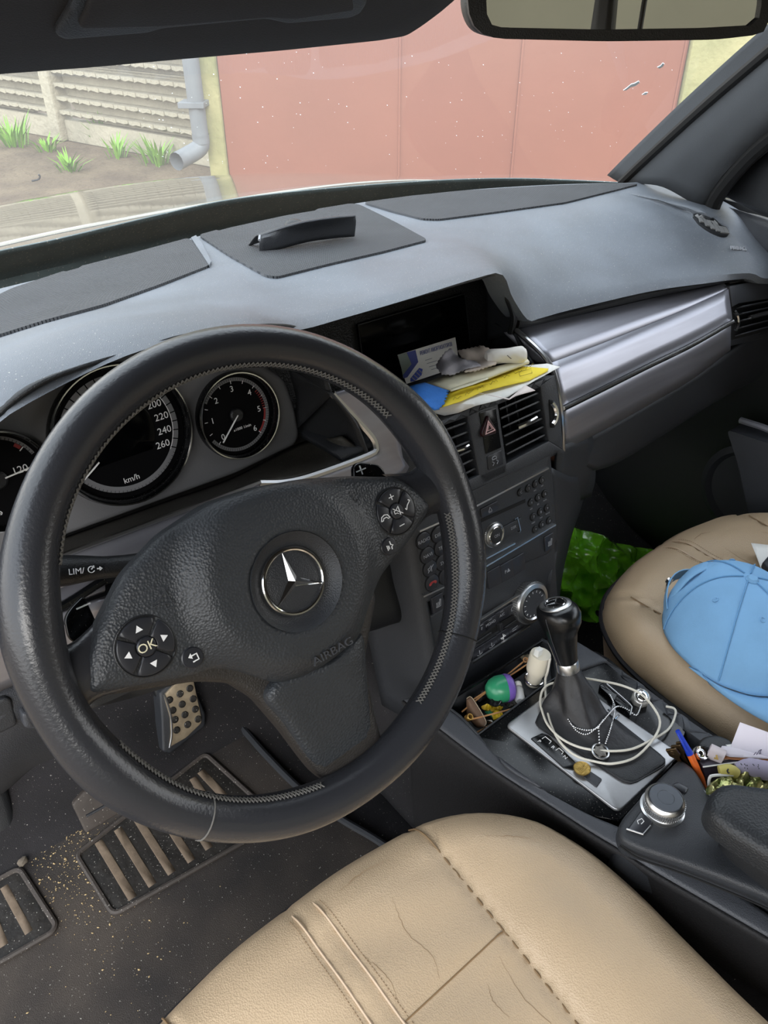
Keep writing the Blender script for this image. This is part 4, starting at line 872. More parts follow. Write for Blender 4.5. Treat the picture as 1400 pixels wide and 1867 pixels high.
for a in sm:
    t = R(a); r = rr(a)+.0002; mk('seam', tube([WF.w((RM+r*math.cos(b))*math.cos(t), (RM+r*math.cos(b))*math.sin(t), r*1.12*math.sin(b)) for b in np.linspace(0, 2*math.pi, 28, endpoint=False)], .0006, 5, True), m_thread if a > 100 else m_void, sw)
def stitch(a0, a1, n):
    L = []
    for k in range(n):
        A = a0+(a1-a0)*k/n; B = a0+(a1-a0)*(k+1.15)/n; r = rr(A)
        for s in (1, -1):
            p = []
            for q in (0, .5, 1):
                a = R(A+(B-A)*q); ph = R(180-22+s*(9-18*q)); bl_ = r+.0006+(.0005 if q == .5 else 0)
                p.append(WF.w((RM+bl_*math.cos(ph))*math.cos(a), (RM+bl_*math.cos(ph))*math.sin(a), bl_*1.12*math.sin(ph)))
            L.append(tube(p, .0006, 4, cap=False))
    return mk('stitching', join(*L), m_thread, sw, smooth=False)
stitch(-66, -6, 56); stitch(196, 256, 56); stitch(30, 150, 96)
# spoke roots where the leather rim turns inwards
def wp(L, h): return WF.pxs(L, h)
def spoke(rows, nm): return mk(nm, loft(rows, 20, 14), m_rim, sw, thick=.004)
for s in (1, -1):
    c = []
    for u, hv, hz_ in ((.122, .030, .002), (.138, .024, .003), (.15, .021, .004), (.162, .024, .006), (.174, .034, .006)):
        v0 = .010-.004
        c.append([WF.w(s*u, v0+hv*math.cos(b), -.0105+(.0115+.006*(u-.122)/.05)*math.sin(b)) for b in np.linspace(0, 2*math.pi, 20, endpoint=False)])
    mk('spoke_root', loft(c, 26, 14, True), m_rim, sw)
# backing plate of the hub and the lower spoke frame
hubo = wp([(165, 1272), (163, 1215), (180, 1150), (230, 1050), (300, 975), (390, 915), (475, 887), (557, 872), (649, 866), (735, 868), (770, 890), (800, 922), (760, 985), (707, 1050), (680, 1110), (666, 1165), (600, 1215), (560, 1237), (515, 1250), (480, 1240), (440, 1226), (400, 1222), (357, 1238)], .012)
fr2 = wp([(165, 1276), (250, 1262), (357, 1245), (420, 1247), (470, 1278), (520, 1336), (560, 1390), (578, 1412), (600, 1430), (650, 1436), (700, 1400), (707, 1375), (684, 1290), (670, 1200), (690, 1090), (660, 1000), (400, 1000), (250, 1100)], -.004)
m_frame = mat('hub_frame', '2b2826', .45, 0, .3, 700, 'vor')
mk('spoke_frame', puff(WF, rpoly(fr2, .006), -.02, -.004, .006, cell=.016), m_frame, sw)
mk('hub_back', puff(WF, rpoly([(p[0]*.9, p[1]*.88+.004) for p in hubo], .008), -.035, -.004, .004, cell=.02), m_blk, sw)
lsp = wp([(500, 1235), (540, 1225), (600, 1205), (660, 1150), (668, 1170), (680, 1280), (705, 1371), (700, 1392), (629, 1433), (589, 1416), (560, 1378), (520, 1318), (478, 1272)], .0)
def lsh(u, v):
    return -.012*max(0, (-.045-v)/.09)+(.006 if False else 0)-.25*max(0, u-.024-.12*(v+.1))
mk('spoke_cover', puff(WF, rpoly(lsp, .008), -.02, .010, .006, cell=.008, hf=lsh), m_pad, sw)
def pdome(u, v):
    r1 = math.sqrt((u/.066)**2+((v-.006)/.07)**2); t = min(1, max(0, (1.3-r1)/.42))
    h = .011*t*t*(3-2*t)+.002*math.exp(-r1*r1)
    er = math.hypot(u-ec[0], v-ec[1]); h -= .009*(1 if er < .0285 else max(0, 1-(er-.0285)/.0085))      # dish round the emblem
    return h
EH = .012; ec = WF.px(531, 1059, .012)
pad = mk('airbag_cover', puff(WF, rpoly(hubo, .007), -.012, .006, .007, dome=.004, dw=.04, cell=.0045, hf=pdome), m_pad, sw, sharp=.8)
# spokes' button carriers (slightly raised lines where cover meets spokes)
def onpad(u, v):                          # height of the pad surface at u, v
    return pdome(u, v)+.006+.004
# emblem
ef = WF.at(*ec, onpad(*ec)+.0005)
em = mk('emblem', lathe(ef, [(.0245, -.002), (.0245, .0006), (.0235, .0012), (0, .0012)], 48), m_blk2, sw)
mk('recess_shade_ring', lathe(ef, [(.0247, .0004), (.029, .0014), (.0335, .0054), (.0368, .0090), (.0368, .002), (.0247, -.004)], 56, True), m_blk2, em)  # darker cone laid in the dish, its colour standing in for recess shade
mk('emblem_ring', torus(ef.at(0, 0, .0018), .0243, .0018, 64, 10), m_chrome, em)
def star(f, r, w_, h):
    V = [f.w(0, 0, h)]; F = []
    for k in range(3):
        a = R(90+120*k); V.append(f.w(r*math.cos(a), r*math.sin(a), h*.25)); b = R(150+120*k); V.append(f.w(w_*math.cos(b), w_*math.sin(b), .0))
    n = 6
    for k in range(3):
        t = 1+2*k; l = 1+2*((k-1) % 3)+1; r_ = 2+2*k
        F += [(0, t, r_), (0, l, t)]
    V += [p-f.N*.001 for p in V[1:]]
    return V, F
mk('star', star(ef.at(0, 0, .0012), .0235, .0042, .0032), m_chrome, em, smooth=False)
aq = WF.px(594, 1184, .009); mk('lettering', txt('AIRBAG', WF.at(*aq, onpad(*aq)+.0004, R(-1)), .0088, .0002, .0014, sx_=1.2), m_grey, sw, smooth=False)
def horn(px, py, s):
    q = WF.px(px, py, .01); f = WF.at(*q, onpad(*q)+.0002)
    mk('horn_symbol', join(line(f, [(s*p[0], p[1]) for p in [(-.008, .001), (-.002, .002), (.004, .006), (.005, -.004), (-.002, -.001), (-.008, -.001)]], .0005, 0, .0006, True), line(f, [(s*.000, -.0015), (s*.0, -.006), (s*.005, -.007), (s*.006, -.004)], .0005, 0, .0006)), m_grey, sw, smooth=False)
horn(297, 1095, 1); horn(652, 905, -1)
def cluster(px, py, rad, right):
    c = WF.px(px, py, .009); hb = onpad(*c)-.001; f = WF.at(*c, hb)
    g = mk('button_pad', lathe(f, [(rad*1.07, -.006), (rad*1.07, .0008), (rad*1.03, .0012), (rad, .0006), (0, .0004)], 48), m_blk, sw)
    for k in range(4):
        a0 = R(45+90*k); A = np.linspace(a0+R(4), a0+R(86), 12)
        poly = [(rad*.98*math.cos(a), rad*.98*math.sin(a)) for a in A]+[(rad*.36*math.cos(a), rad*.36*math.sin(a)) for a in A[::-1]]
        b = mk('button', puff(f, poly, 0, .0022, .0008, cell=.006), m_btn, g)
        am = a0+R(45); q = f.at(rad*.66*math.cos(am), rad*.66*math.sin(am), .0022)
        if not right:
            dr_ = [90, 90, -90, -90]
            q = q.at(0, 0, 0, am-R(90)); mk('arrow', ([q.w(-.0026, -.0018, .0003), q.w(.0026, -.0018, .0003), q.w(0, .0027, .0003)], [(0, 1, 2)]), m_white, b, smooth=False)
        else:
            S = {3: [[(-.003, -.003), (-.001, 0), (.003, .003)], [(-.003, -.003), (-.0038, -.0012)], [(.003, .003), (.0015, .004)]], 0: [[(-.0025, 0), (.0025, 0)], [(0, -.0025), (0, .0025)]], 1: [[(-.0045, -.002), (-.003, .001), (0, .002), (.003, .001), (.0045, -.002), (.0025, -.002), (.0015, -.0005), (-.0015, -.0005), (-.0025, -.002), (-.0045, -.002)]], 2: [[(-.0025, 0), (.0025, 0)]]}[k]
            mk('symbol', join(*[line(q, s_, .0007, 0, .0004) for s_ in S]), m_white, b, smooth=False)
    cb = mk('press_button', lathe(f, [(rad*.33, 0), (rad*.33, .003), (rad*.28, .0038), (0, .004)], 28), m_btn, g)
    if not right: mk('lettering', txt('OK', f, .0088, .0042), mat('cream_print', 'ddd6b8', .6), cb, smooth=False)
    else: mk('mute_symbol', join(line(f.at(0, 0, .004), [(-.0035, -.0012), (-.0035, .0012), (-.0012, .0012), (.0015, .0038), (.0015, -.0038), (-.0012, -.0012)], .0006, 0, .0004, True), line(f.at(0, 0, .004), [(-.004, .0035), (.004, -.0035)], .0006, 0, .0004)), m_white, cb, smooth=False)
cluster(265, 1178, .0198, False); cluster(720, 932, .0188, True)
for px, py, r_, k in ((350, 1198, .0072, 0), (707, 996, .0068, 1)):
    c = WF.px(px, py, .008); f = WF.at(*c, onpad(*c)-.002); b = mk('small_button', lathe(f, [(r_*1.1, -.006), (r_*1.1, .001), (r_, .0014), (r_*.95, .0025), (0, .003)], 28), m_btn, sw); g = f.at(0, 0, .003)
    if k == 0: mk('back_arrow', join(line(g, [(-.0015, -.0025), (.003, -.0025), (.003, .0018), (-.001, .0018)], .001, 0, .0004), ([g.w(-.0035, .0018, .0004), g.w(-.0008, .004, .0004), g.w(-.0008, -.0004, .0004)], [(0, 1, 2)])), m_white, b, smooth=False)
    else: mk('voice_symbol', join(line(g, [(.001, .004), (.0012, .001), (.003, .0), (.0012, -.001), (.001, -.003)], .0009, 0, .0004), *[line(g, [(-.001-.001*j, -.0018-.0004*j), (-.001-.001*j, .001+.0004*j)], .0005, 0, .0004) for j in range(3)]), m_white, b, smooth=False)
# ------------------------------------------------------------------ seats
XC = -.035
KX, KS = 1.0, 0.0
def us_(y): return .15+.06*(y+.03)+KS
def seat_h(u, y):
    a = abs(u); s = us_(y); h = 0
    if a > s: t = min(1, (a-s)/(.06*KX)); h += .016*math.sin(t*math.pi/2)*min(1, max(0, (-.03-y)/.12)+.25)
    h -= .0055*math.exp(-((a-s)/.0035)**2)
    h += -.012*math.exp(-((y+.38)/.16)**2)
    for e in (.0125, -.0085): h -= .0028*math.exp(-((u-e)/.0025)**2)
    if .014 < a < s: h -= .003*math.exp(-((y+.176)/.003)**2)*min(1, (s-a)/.01+.2)
    h += .0012*math.sin(55*u+2)*math.sin(38*y)+.001*math.sin(90*y+40*u)*(1 if a < s else .3)
    return h
so_ = [(0, -.008), (.08, -.012), (.15, -.022), (.19, -.037), (.222, -.058), (.25, -.09), (.271, -.13), (.283, -.19), (.286, -.27), (.282, -.36), (.278, -.5), (.27, -.62), (.15, -.66), (0, -.66)]
so_ = so_+[(-a, b) for a, b in so_[-2:0:-1]]
so_d = resamp(cat(so_, 160, True), 130, True)
SEATF = Fr((XC, 0, -.44), (1, 0, 0), (0, 1, 0))
def build_seat(lab):
    s = root('car_chair', lab, 'car seat', (XC, -.3, -.73))
    mk('cushion', puff(SEATF, so_s, .0, .055, .05, cell=.0085, hf=seat_h, cap=False), m_beige, s, sharp=1.2)
    low = [(a*.985, b-.006) for a, b in so_s]
    rows = [[SEATF.w(a*k, b+d_, h) for a, b in low] for k, d_, h in ((1, 0, .0015), (1.0, 0, -.03), (.99, -.012, -.08), (.95, -.05, -.14))]
    mk('side_skirt', grid(rows, True), m_beige2, s)
    pp = [SEATF.w(a*1.004, b+.001, .004) for a, b in so_s]
    mk('piping', tube(pp, .0042, 7, True), m_pipe, s)
    for sgn in (1, -1):
        L = [SEATF.w(sgn*us_(y), y, .0572+.12*KS+seat_h(sgn*us_(y), y)-(.05-.05*math.sqrt(max(0, 1-(1-min(1, max(0, -.020-y)/.05))**2)))) for y in np.linspace(-.024-4*KS, -.6, 60)]
        mk('bolster_seam', tube(L, .0011, 5), m_crease, s)
        L = [SEATF.w(sgn*u, -.176, .0567+seat_h(u, -.176)) for u in np.linspace(.016, us_(-.176)-.002, 24)]
        mk('cross_seam', tube(L, .0008, 5), m_crease, s)
    mk('base', puff(SEATF, [(a*.9, b*.9-.05) for a, b in so_s], -.28, -.12, .01, cell=.05), m_blk, s)
    for e, dx in ((.0125, .003), (-.0085, -.003)):
        L = [SEATF.w(e+dx*.4, y, .055+seat_h(e+dx, y)-.05+.05*math.sqrt(max(0, 1-(1-min(1, (-.012-y)/.05))**2))) for y in np.linspace(-.0125, -.6, 60)]
        mk('seam_welt', tube(L, .0013, 5), m_beige2, s)
        D = []
        for k in range(0, 170):
            y = -.02-k*.0034; x = e+dx*2.4; z = .055+seat_h(x, y)-.05+.05*math.sqrt(max(0, 1-(1-min(1, (-.012-y)/.05))**2))+.0003
            D.append(tube([SEATF.w(x, y, z), SEATF.w(x, y-.0021, z)], .00035, 4))
        mk('stitching', join(*D), m_crease, s, smooth=False)
    for pts in ([(.12, -.19), (.112, -.23), (.115, -.26), (.108, -.31)], [(.095, -.20), (.088, -.215), (.09, -.232)], [(.075, -.085), (.066, -.12), (.07, -.15), (.062, -.17)], [(.04, -.045), (.07, -.043), (.1, -.05)], [(.02, -.11), (.025, -.14), (.021, -.16)], [(.19, -.10), (.215, -.125), (.235, -.15)]):
        L = [SEATF.w(x-.0, y, .055+seat_h(x, y)+.0001-(.05-.05*math.sqrt(max(0, 1-(1-min(1, (-.012-y)/.05))**2)))) for x, y in cat([(q[0]*(KX if KX == 1 else .68), q[1]-KS) for q in pts], 24)]
        L = [p+V3(random.uniform(-.0007, .0007), random.uniform(-.0007, .0007), 0) for p in L]
        mk('crease', tube(L, [.0001, .0003, .00025, .0001], 4), m_crease, s)
    return s
so_s = so_d
seat1 = build_seat('beige leather driver seat cushion with creased insert panels and centre double seam')
KX, KS = .85, .013; so_s = [(a*KX, b) for a, b in so_d]
seat2 = build_seat('beige leather passenger seat cushion with a blue cap lying on it'); seat2.location = seat1.location+Vector((.78, .108, .016)); seat1['group'] = seat2['group'] = 'beige leather front seats'
# ------------------------------------------------------------------ footwell: mat, pedals, grit
MZ = FZ+.012
MF_ = Fr((0, .3, MZ), (1, 0, 0), (0, 1, 0))
mo = MF_.pxs([(-320, 1560), (-100, 1480), (120, 1425), (285, 1392), (330, 1345), (388, 1301), (425, 1313), (545, 1438), (690, 1535), (900, 1690), (760, 2150), (-420, 2150)])
fm = root('floor_mat', 'dusty dark carpet floor mat with ribbed rubber heel pads before the driver seat', 'floor mat', (-.05, .2, FZ+.006))
mk('carpet_pile', puff(MF_, rpoly(mo, .012), -.008, 0, .003, cell=.05), m_carpet2, fm)
mk('binding', tube([MF_.w(*MF_.px(*q), .002) for q in ((300, 1378), (330, 1345), (388, 1301), (425, 1313), (485, 1378), (545, 1438), (615, 1490), (690, 1535), (800, 1610))], .006, 8, samples=60), m_blk2, fm)
def mpad(L, nm, m=m_rubberd, h=.003): return mk(nm, puff(MF_, rpoly(MF_.pxs(L), .012, 6), -.002, h, .002, cell=.02), m, fm)
p1L = [(140, 1560), (375, 1376), (512, 1500), (208, 1670)]
mpad(p1L, 'heel_pad', m_rubberd)
def edge(L, r=.004, nm='pad_border'): 
    q = rpoly(MF_.pxs(L), .012, 6); mk(nm, tube([MF_.w(*a, .003) for a in q], r, 7, True), m_rubber, fm)
edge(p1L); 
def rib(a, b, w_=.0125):
    p, q = np.array(MF_.px(*a)), np.array(MF_.px(*b)); d = nrm(q-p); n = np.array([-d[1], d[0]])*w_/2
    mk('rib', puff(MF_, [p-n, q-n, q+n, p+n], .0, .0042, .0012, cell=.05), m_rib, fm)
for a, b in (((180, 1536), (243, 1640)), ((215, 1513), (279, 1616)), ((248, 1490), (314, 1594)), ((283, 1468), (350, 1572)), ((317, 1444), (382, 1549)), ((352, 1420), (416, 1525)), ((366, 1408), (410, 1455))): rib(a, b)
p2L = [(-80, 1650), (36, 1584), (103, 1688), (96, 1702), (0, 1757), (-80, 1800)]
mpad(p2L, 'rest_pad'); edge(p2L)
rib((8, 1618), (54, 1702), .011); rib((-25, 1640), (9, 1726), .011)
ac = Fr(P(309, 1361, z=-.685), (1, 0, 0), (0, .045, .085))
acc = root('accelerator_pedal', 'brushed steel accelerator pedal with round dark rubber studs', 'pedal', ac.o)
al = ac.pxs([(299, 1268), (340, 1225), (353, 1240), (367, 1305), (368, 1318), (340, 1345), (309, 1363), (312, 1340), (311, 1310)])
mk('plate', puff(ac, rpoly(al, .004), -.004, .0, .0015, cell=.02), m_steel, acc)
mk('bright_edge', tube([ac.w(*ac.px(*q), .001) for q in ((299, 1266), (306, 1285), (312, 1310), (313, 1340), (309, 1363))], .0016, 6, samples=20), m_satin, acc)
mk('rubber_body', puff(ac, rpoly(ac.pxs([(288, 1262), (335, 1215), (372, 1300), (372, 1322), (309, 1372), (294, 1368), (292, 1310)], -.012), .004), -.04, -.004, .004, cell=.03), m_blk2, acc)
for q in ((346, 1255), (328, 1265), (309, 1276), (352, 1274), (332, 1284), (315, 1295), (356, 1293), (337, 1303), (319, 1312), (361, 1311), (342, 1321), (322, 1331)):
    c = ac.px(*q); mk('stud', lathe(ac.at(*c), [(.0062, -.001), (.0062, .0006), (.0045, .0016), (.0042, .0008), (0, .0012)], 16), m_rubberd, acc)
mk('pivot', box(ac.at(.03, .12, -.02), .03, .14, -.02, .0, .004), m_blk, acc)
bf = Fr(P(145, 1492, y=.33), (1, 0, 0), (0, .45, .9))
bp_ = root('brake_pedal', 'grey rubber brake pedal with one slot, half hidden behind the wheel rim', 'pedal', bf.o)
bl_ = bf.pxs([(131, 1466), (153, 1442), (250, 1388), (268, 1388), (284, 1425), (270, 1450), (157, 1520)])
mk('pedal_pad', puff(bf, rpoly(bl_, .005), -.006, .002, .003, cell=.02), m_rubber, bp_)
mk('slot', tube([bf.w(*bf.px(157, 1488, .002), .002), bf.w(*bf.px(195, 1467, .002), .002)], .0022, 6), m_blk2, bp_)
mk('slot', tube([bf.w(*bf.px(225, 1450, .002), .002), bf.w(*bf.px(262, 1428, .002), .002)], .0022, 6), m_blk2, bp_)
mk('pedal_arm', box(bf.at(bf.px(205, 1440)[0], .12, -.02), .028, .24, -.012, .0, .003), m_blk, bp_)
fo_ = root('foot_rest', 'dark padded foot rest at the left end of the footwell', 'foot rest', P(0, 1560, z=MZ))
ff = Fr(P(0, 1560, z=MZ), (1, 0, 0), (0, .5, .75))
mk('pad', puff(ff, rpoly(ff.pxs([(-90, 1400), (2, 1405), (24, 1470), (42, 1545), (36, 1566), (-90, 1620)]), .01), -.05, .0, .012, cell=.03), m_blk, fo_)
sc_ = P(43, 1574, z=MZ+.003)
bm = bmesh.new(); bmesh.ops.create_icosphere(bm, subdivisions=2, radius=1)
V = [sc_+np.array(v.co)*V3(.0085, .0065, .006)*(1+random.uniform(-.15, .15))+V3(0, 0, .005) for v in bm.verts]; F = [tuple(x.index for x in f.verts) for f in bm.faces]; bm.free()
tag(mk('pebble', (V, F), mat('stone', '5e564c', .9, 0, .6, 80, 'noise', .2, 60)), 'small grey pebble at the corner of the left rubber pad', 'pebble')
gr = []
def gpt():
    k = random.random()
    if k < .5: return random.gauss(150, 60), random.gauss(1500, 60)
    if k < .75: return random.gauss(120, 45), random.gauss(1610, 55)
    if k < .85: return random.gauss(210, 60), random.gauss(1690, 60)
    if k < .93: return random.gauss(250, 30), random.gauss(1350, 25)
    return random.uniform(0, 560), random.uniform(1400, 1860)
for i in range(900):
    px, py = gpt(); 
    if not (-20 < px < 700 and 1300 < py < 1880): continue
    c = P(px, py, z=MZ+.0005); s = random.choice([.0004, .0006, .0006, .0009, .0013])*random.uniform(.7, 1.3); a = random.uniform(0, 6.28)
    e1 = V3(math.cos(a), math.sin(a), 0)*s*random.uniform(1, 1.8); e2 = V3(-math.sin(a), math.cos(a), 0)*s
    gr.append(([c+e1, c+e2, c-e1, c-e2, c+V3(0, 0, s)], [(0, 1, 4), (1, 2, 4), (2, 3, 4), (3, 0, 4), (3, 2, 1, 0)]))
tag(mk('grit', join(*gr), mat('grit', 'b09a72', .9), smooth=False), 'scattered sandy grit on the driver floor mat', 'grit', kind='stuff')
for i, (a, b) in enumerate((((243, 1334), (254, 1354)), ((262, 1378), (257, 1400)))):
    p, q = P(*a, z=MZ+.003), P(*b, z=MZ+.003); tag(mk('straw', tube([p, (p+q)/2+V3(.003, 0, .003), q], .0012, 5, samples=8), mat('straw', 'c8c07a', .7)), ['pale yellow straw bit on the mat left of the accelerator pedal', 'thin dry stalk on the mat beside the brake pedal'][i], 'straw')
# ------------------------------------------------------------------ centre console
CZ = -.38
K = Fr((.34, -.08, CZ), (1, 0, 0), (0, 1, 0))
con = root('center_console', 'black centre console with tray, silver shift plate and controller pad between seats', 'centre console', K.w(0, -.1, -.3))
def kp(L, h0, h1, b, m, n, r=.004, hp=None, cell=.03, hf=None, par=None): return mk(n, puff(K, rpoly(K.pxs(L, hp if hp is not None else h1), r), h0, h1, b, cell=cell, hf=hf), m, par or con)
outer = [(735, 1275), (830, 1350), (910, 1408), (1000, 1466), (1080, 1518), (1130, 1548), (1200, 1592), (1300, 1650), (1420, 1720), (1520, 1780)]
inner = [(790, 1275), (836, 1306), (872, 1338), (924, 1402), (1000, 1446), (1071, 1484), (1128, 1508), (1200, 1540), (1300, 1600), (1420, 1680), (1520, 1740)]
lin_ = [K.w(*K.px(*q, 0), 0) for q in outer]; iin = [K.w(*K.px(*q, .004), .004) for q in inner]
mid = [K.w(*K.px(*q, .003), .003) for q in [(760, 1270), (828, 1326), (895, 1376), (960, 1424), (1036, 1474), (1105, 1518), (1165, 1552), (1300, 1630), (1420, 1702), (1520, 1762)]]
dn = [p+V3(.012, 0, -.05) for p in lin_]; dn2 = [p+V3(.03, 0, -.30) for p in lin_]
mk('side_rim', loft([lin_, mid, iin], 60, 6), m_grey, con, thick=.004)
mk('side_wall', loft([[p+V3(0, 0, -.001) for p in lin_], [p+V3(.004, 0, -.012) for p in lin_], dn, dn2], 60, 14), mat('console_side', '141315', .75, 0, .5, 500, 'vor', .1, 10), con, thick=.004)
kp([(868, 1342), (982, 1258), (1012, 1236), (1085, 1186), (1110, 1200), (1255, 1322), (1225, 1395), (1130, 1496), (1071, 1486), (922, 1404)], -.02, .002, .001, m_gloss, 'gloss_surround', .003)
uL, uN, uR = (np.array(K.px(*q, .005)) for q in ((921, 1322), (1127, 1480), (1241, 1374)))
uT = uL+uR-uN
SP = [tuple(uL), tuple(uN), tuple(uR), tuple(uT)]
mk('shift_plate', puff(K, rpoly(SP, .008, 6), .0, .0055, .002, cell=.03), mat('plate_silver', 'a3a3a4', .36, .8, .05, 300, 'noise', .06, 30), con)
ins = [uL+(uN-uL)*.12+(uT-uL)*.21, uL+(uN-uL)*.93+(uT-uL)*.30, uR+(uN-uR)*.12+(uL-uT)*.06, uT+(uR-uT)*.04+(uL-uT)*.06]
mk('boot_frame', puff(K, rpoly([tuple(p) for p in ins], .014, 7), .004, .0085, .003, cell=.03), m_blk, con)
gp = kp([(967, 1346), (988, 1336), (1000, 1340), (1052, 1392), (1047, 1404), (1028, 1400)], .005, .0068, .0008, m_gloss, 'gate_panel', .002)
for t, x, y in (('P', 983, 1352), ('R', 1008, 1363), ('N', 1030, 1381)):
    mk('lettering', txt(t, K.at(*K.px(x, y, .007), .007, R(-90)), .0062, .0004), m_white, gp, smooth=False)
for L in ([(988, 1347), (994, 1343), (1005, 1352), (1001, 1356)], [(1013, 1368), (1019, 1364), (1027, 1371), (1024, 1375)]):
    mk('gate_line', line(K, K.pxs(L, .007), .0007, .0068, .0074), m_white, gp, smooth=False)
kp([(1064, 1416), (1074, 1404), (1098, 1420), (1088, 1434)], .005, .0075, .0008, m_blk2, 'mode_button', .0015)
kp([(1010, 1162), (1040, 1160), (1100, 1196), (1170, 1244), (1250, 1304), (1340, 1366), (1340, 1395), (1252, 1330), (1105, 1204), (1012, 1236)], -.02, .006, .004, m_grey, 'side_rim', .004)
kp([(1092, 1249), (1100, 1244), (1152, 1288), (1150, 1302)], .002, .010, .001, m_gloss, 'ash_flap', .002); mk('chrome_line', tube([K.w(*K.px(x, y, .011), .011) for x, y in ((1106, 1247), (1148, 1284), (1151, 1292), (1149, 1303))], .0009, 6, samples=14), m_satin, con)
# tray
tr_ = [(808, 1286), (838, 1268), (986, 1170), (1008, 1180), (1014, 1238), (982, 1259), (872, 1342), (838, 1308)]
tu = [np.array(q) for q in K.pxs(tr_, 0)]
c_ = sum(tu)/len(tu)
rows = [[K.w(*(c_+(p-c_)*k), h) for p in dens(tu, .02)] for k, h in ((1.03, .003), (1.0, .002), (.97, -.012), (.93, -.04))]
mk('tray_wall', grid(rows, True), m_blk2, con, thick=.002); mk('tray_floor', puff(K, [tuple(c_+(p-c_)*.97) for p in tu], -.048, -.04, 0, cell=.05), m_blk, con)
mk('tray_lip', tube([K.w(*K.px(*q, .006), .006) for q in ((830, 1270), (900, 1226), (987, 1169))], .0022, 8, samples=20), m_gloss, con)
kp([(934, 1240), (985, 1205), (1012, 1210), (1014, 1238), (982, 1259), (962, 1272)], -.045, -.012, .002, m_blk2, 'socket_plate', .003)
# controller pad
pdp = [(1126, 1508), (1136, 1488), (1180, 1438), (1240, 1380), (1268, 1400), (1296, 1448), (1350, 1482), (1480, 1530), (1540, 1720), (1400, 1632), (1300, 1592), (1230, 1566), (1165, 1545), (1135, 1530)]
kp(pdp, -.05, .022, .006, m_blk2, 'controller_pad', .008, .022, .015)
mk('pad_seam', tube([K.w(*K.px(*q, .012)) +V3(-.001, -.001, .012) for q in ((1129, 1540), (1165, 1563), (1230, 1585), (1300, 1612), (1400, 1655), (1480, 1700))], .0012, 6, samples=30), m_void, con)
rk = K.px(1211, 1462, .034); f = K.at(*rk, .022)
rd = np.linalg.norm(P(1245, 1455, z=CZ+.04)-P(1174, 1455, z=CZ+.04))/2
cv = mk('rotary_controller', lathe(f, [(rd*1.12, -.001), (rd*1.12, .002), (rd*1.0, .003), (rd*1.02, .006), (rd*1.02, .014), (rd*.98, .017), (rd*.86, .0195), (rd*.84, .0185), (rd*.78, .0180), (0, .0180)], 48), m_satin, con)
for i in range(56):
    a = 2*math.pi*i/56
    for j in range(3): mk('knurl', box(Fr(f.w(rd*1.015*math.cos(a), rd*1.015*math.sin(a), .0072+.0028*j), f.X*-math.sin(a)+f.Y*math.cos(a), f.N), .0012, .002, -.0003, .0008, .0002), m_satin, cv, smooth=False) if math.cos(a-R(235)) > .0 else None
mk('cap', lathe(f, [(rd*.83, .0188), (rd*.8, .0202), (rd*.43, .0202), (rd*.40, .0197), (0, .0197)], 40), mat('grey_gloss', '5c6066', .28, .5), cv)
b_ = kp([(1144, 1512), (1168, 1478), (1192, 1498), (1172, 1520)], .02, .0245, .0012, m_btn, 'return_button', .002)
mk('return_arrow', line(K, K.pxs([(1164, 1502), (1162, 1496), (1170, 1492), (1174, 1497), (1169, 1502)], .025), .0008, .0244, .0249), m_white, b_, smooth=False)
mk('button_trim', tube([K.w(*K.px(x, y, .024), .024) for x, y in ((1142, 1511), (1172, 1521), (1186, 1505))], .001, 6), m_satin, con)
b_ = kp([(1222, 1432), (1236, 1425), (1256, 1436), (1250, 1446)], .02, .0245, .0012, m_btn, 'small_button', .002)
# cup holder and storage wells behind
kp([(1232, 1392), (1236, 1345), (1275, 1322), (1345, 1350), (1480, 1440), (1480, 1530), (1350, 1484), (1300, 1452)], -.05, -.03, .002, m_void, 'well_floor', .003, -.0)
kp([(1272, 1352), (1284, 1340), (1308, 1337), (1336, 1348), (1340, 1366), (1300, 1372), (1276, 1362)], -.02, .02, .005, m_blk, 'cup_cover', .006, .02)
mk('well_edge', tube([K.w(*K.px(x, y, .02), .02) for x, y in ((1258, 1408), (1266, 1428), (1280, 1442), (1296, 1452))], .002, 6, samples=12), m_dim, con)
am = root('armrest', 'black leather armrest reaching over the controller pad', 'armrest', K.w(.08, -.3, .03))
kp([(1288, 1468), (1292, 1448), (1308, 1432), (1332, 1427), (1400, 1436), (1520, 1450), (1620, 1620), (1500, 1620), (1400, 1562), (1322, 1512), (1296, 1488)], .05, .082, .014, mat('armrest_leather', '1f2124', .5, 0, .5, 420, 'vor', .06, 12), 'cushion', .012, .075, .009, par=am)
kp([(1318, 1520), (1330, 1470), (1420, 1470), (1560, 1500), (1600, 1680), (1480, 1640), (1400, 1592), (1340, 1545)], .022, .052, .006, m_blk, 'lid_base', .01, .045, .03, par=am)
# ------------------------------------------------------------------ gear lever
gb_ = root('gear_lever', 'black gear lever with leather gaiter, silver collar and star emblem on top', 'gear lever', K.w(0, .03, .008))
c0 = P(1036, 1218, z=-.318); c1 = P(1005, 1108, z=-.239)
ax = nrm(c1-c0)
Z = V3(0, 0, 1)
base = [np.array(p) for p in resamp(np.vstack([np.array(rpoly([tuple(p) for p in ins], .012, 6))]*1+[np.array(rpoly([tuple(p) for p in ins], .012, 6))[:1]]), 49)[:-1]]
cb = sum(base)/len(base)
B0 = [K.w(*p, .0075) for p in base]
a0 = [math.atan2(*(p-cb)[::-1]) for p in base]
LF = Fr(c0, V3(1, 0, 0), np.cross(ax, V3(1, 0, 0)))
if LF.N@ax < 0: LF = Fr(c0, V3(1, 0, 0), -LF.Y)
T0 = [LF.w(.0135*math.cos(a), .0135*math.sin(a), -.002) for a in a0]
rows = []
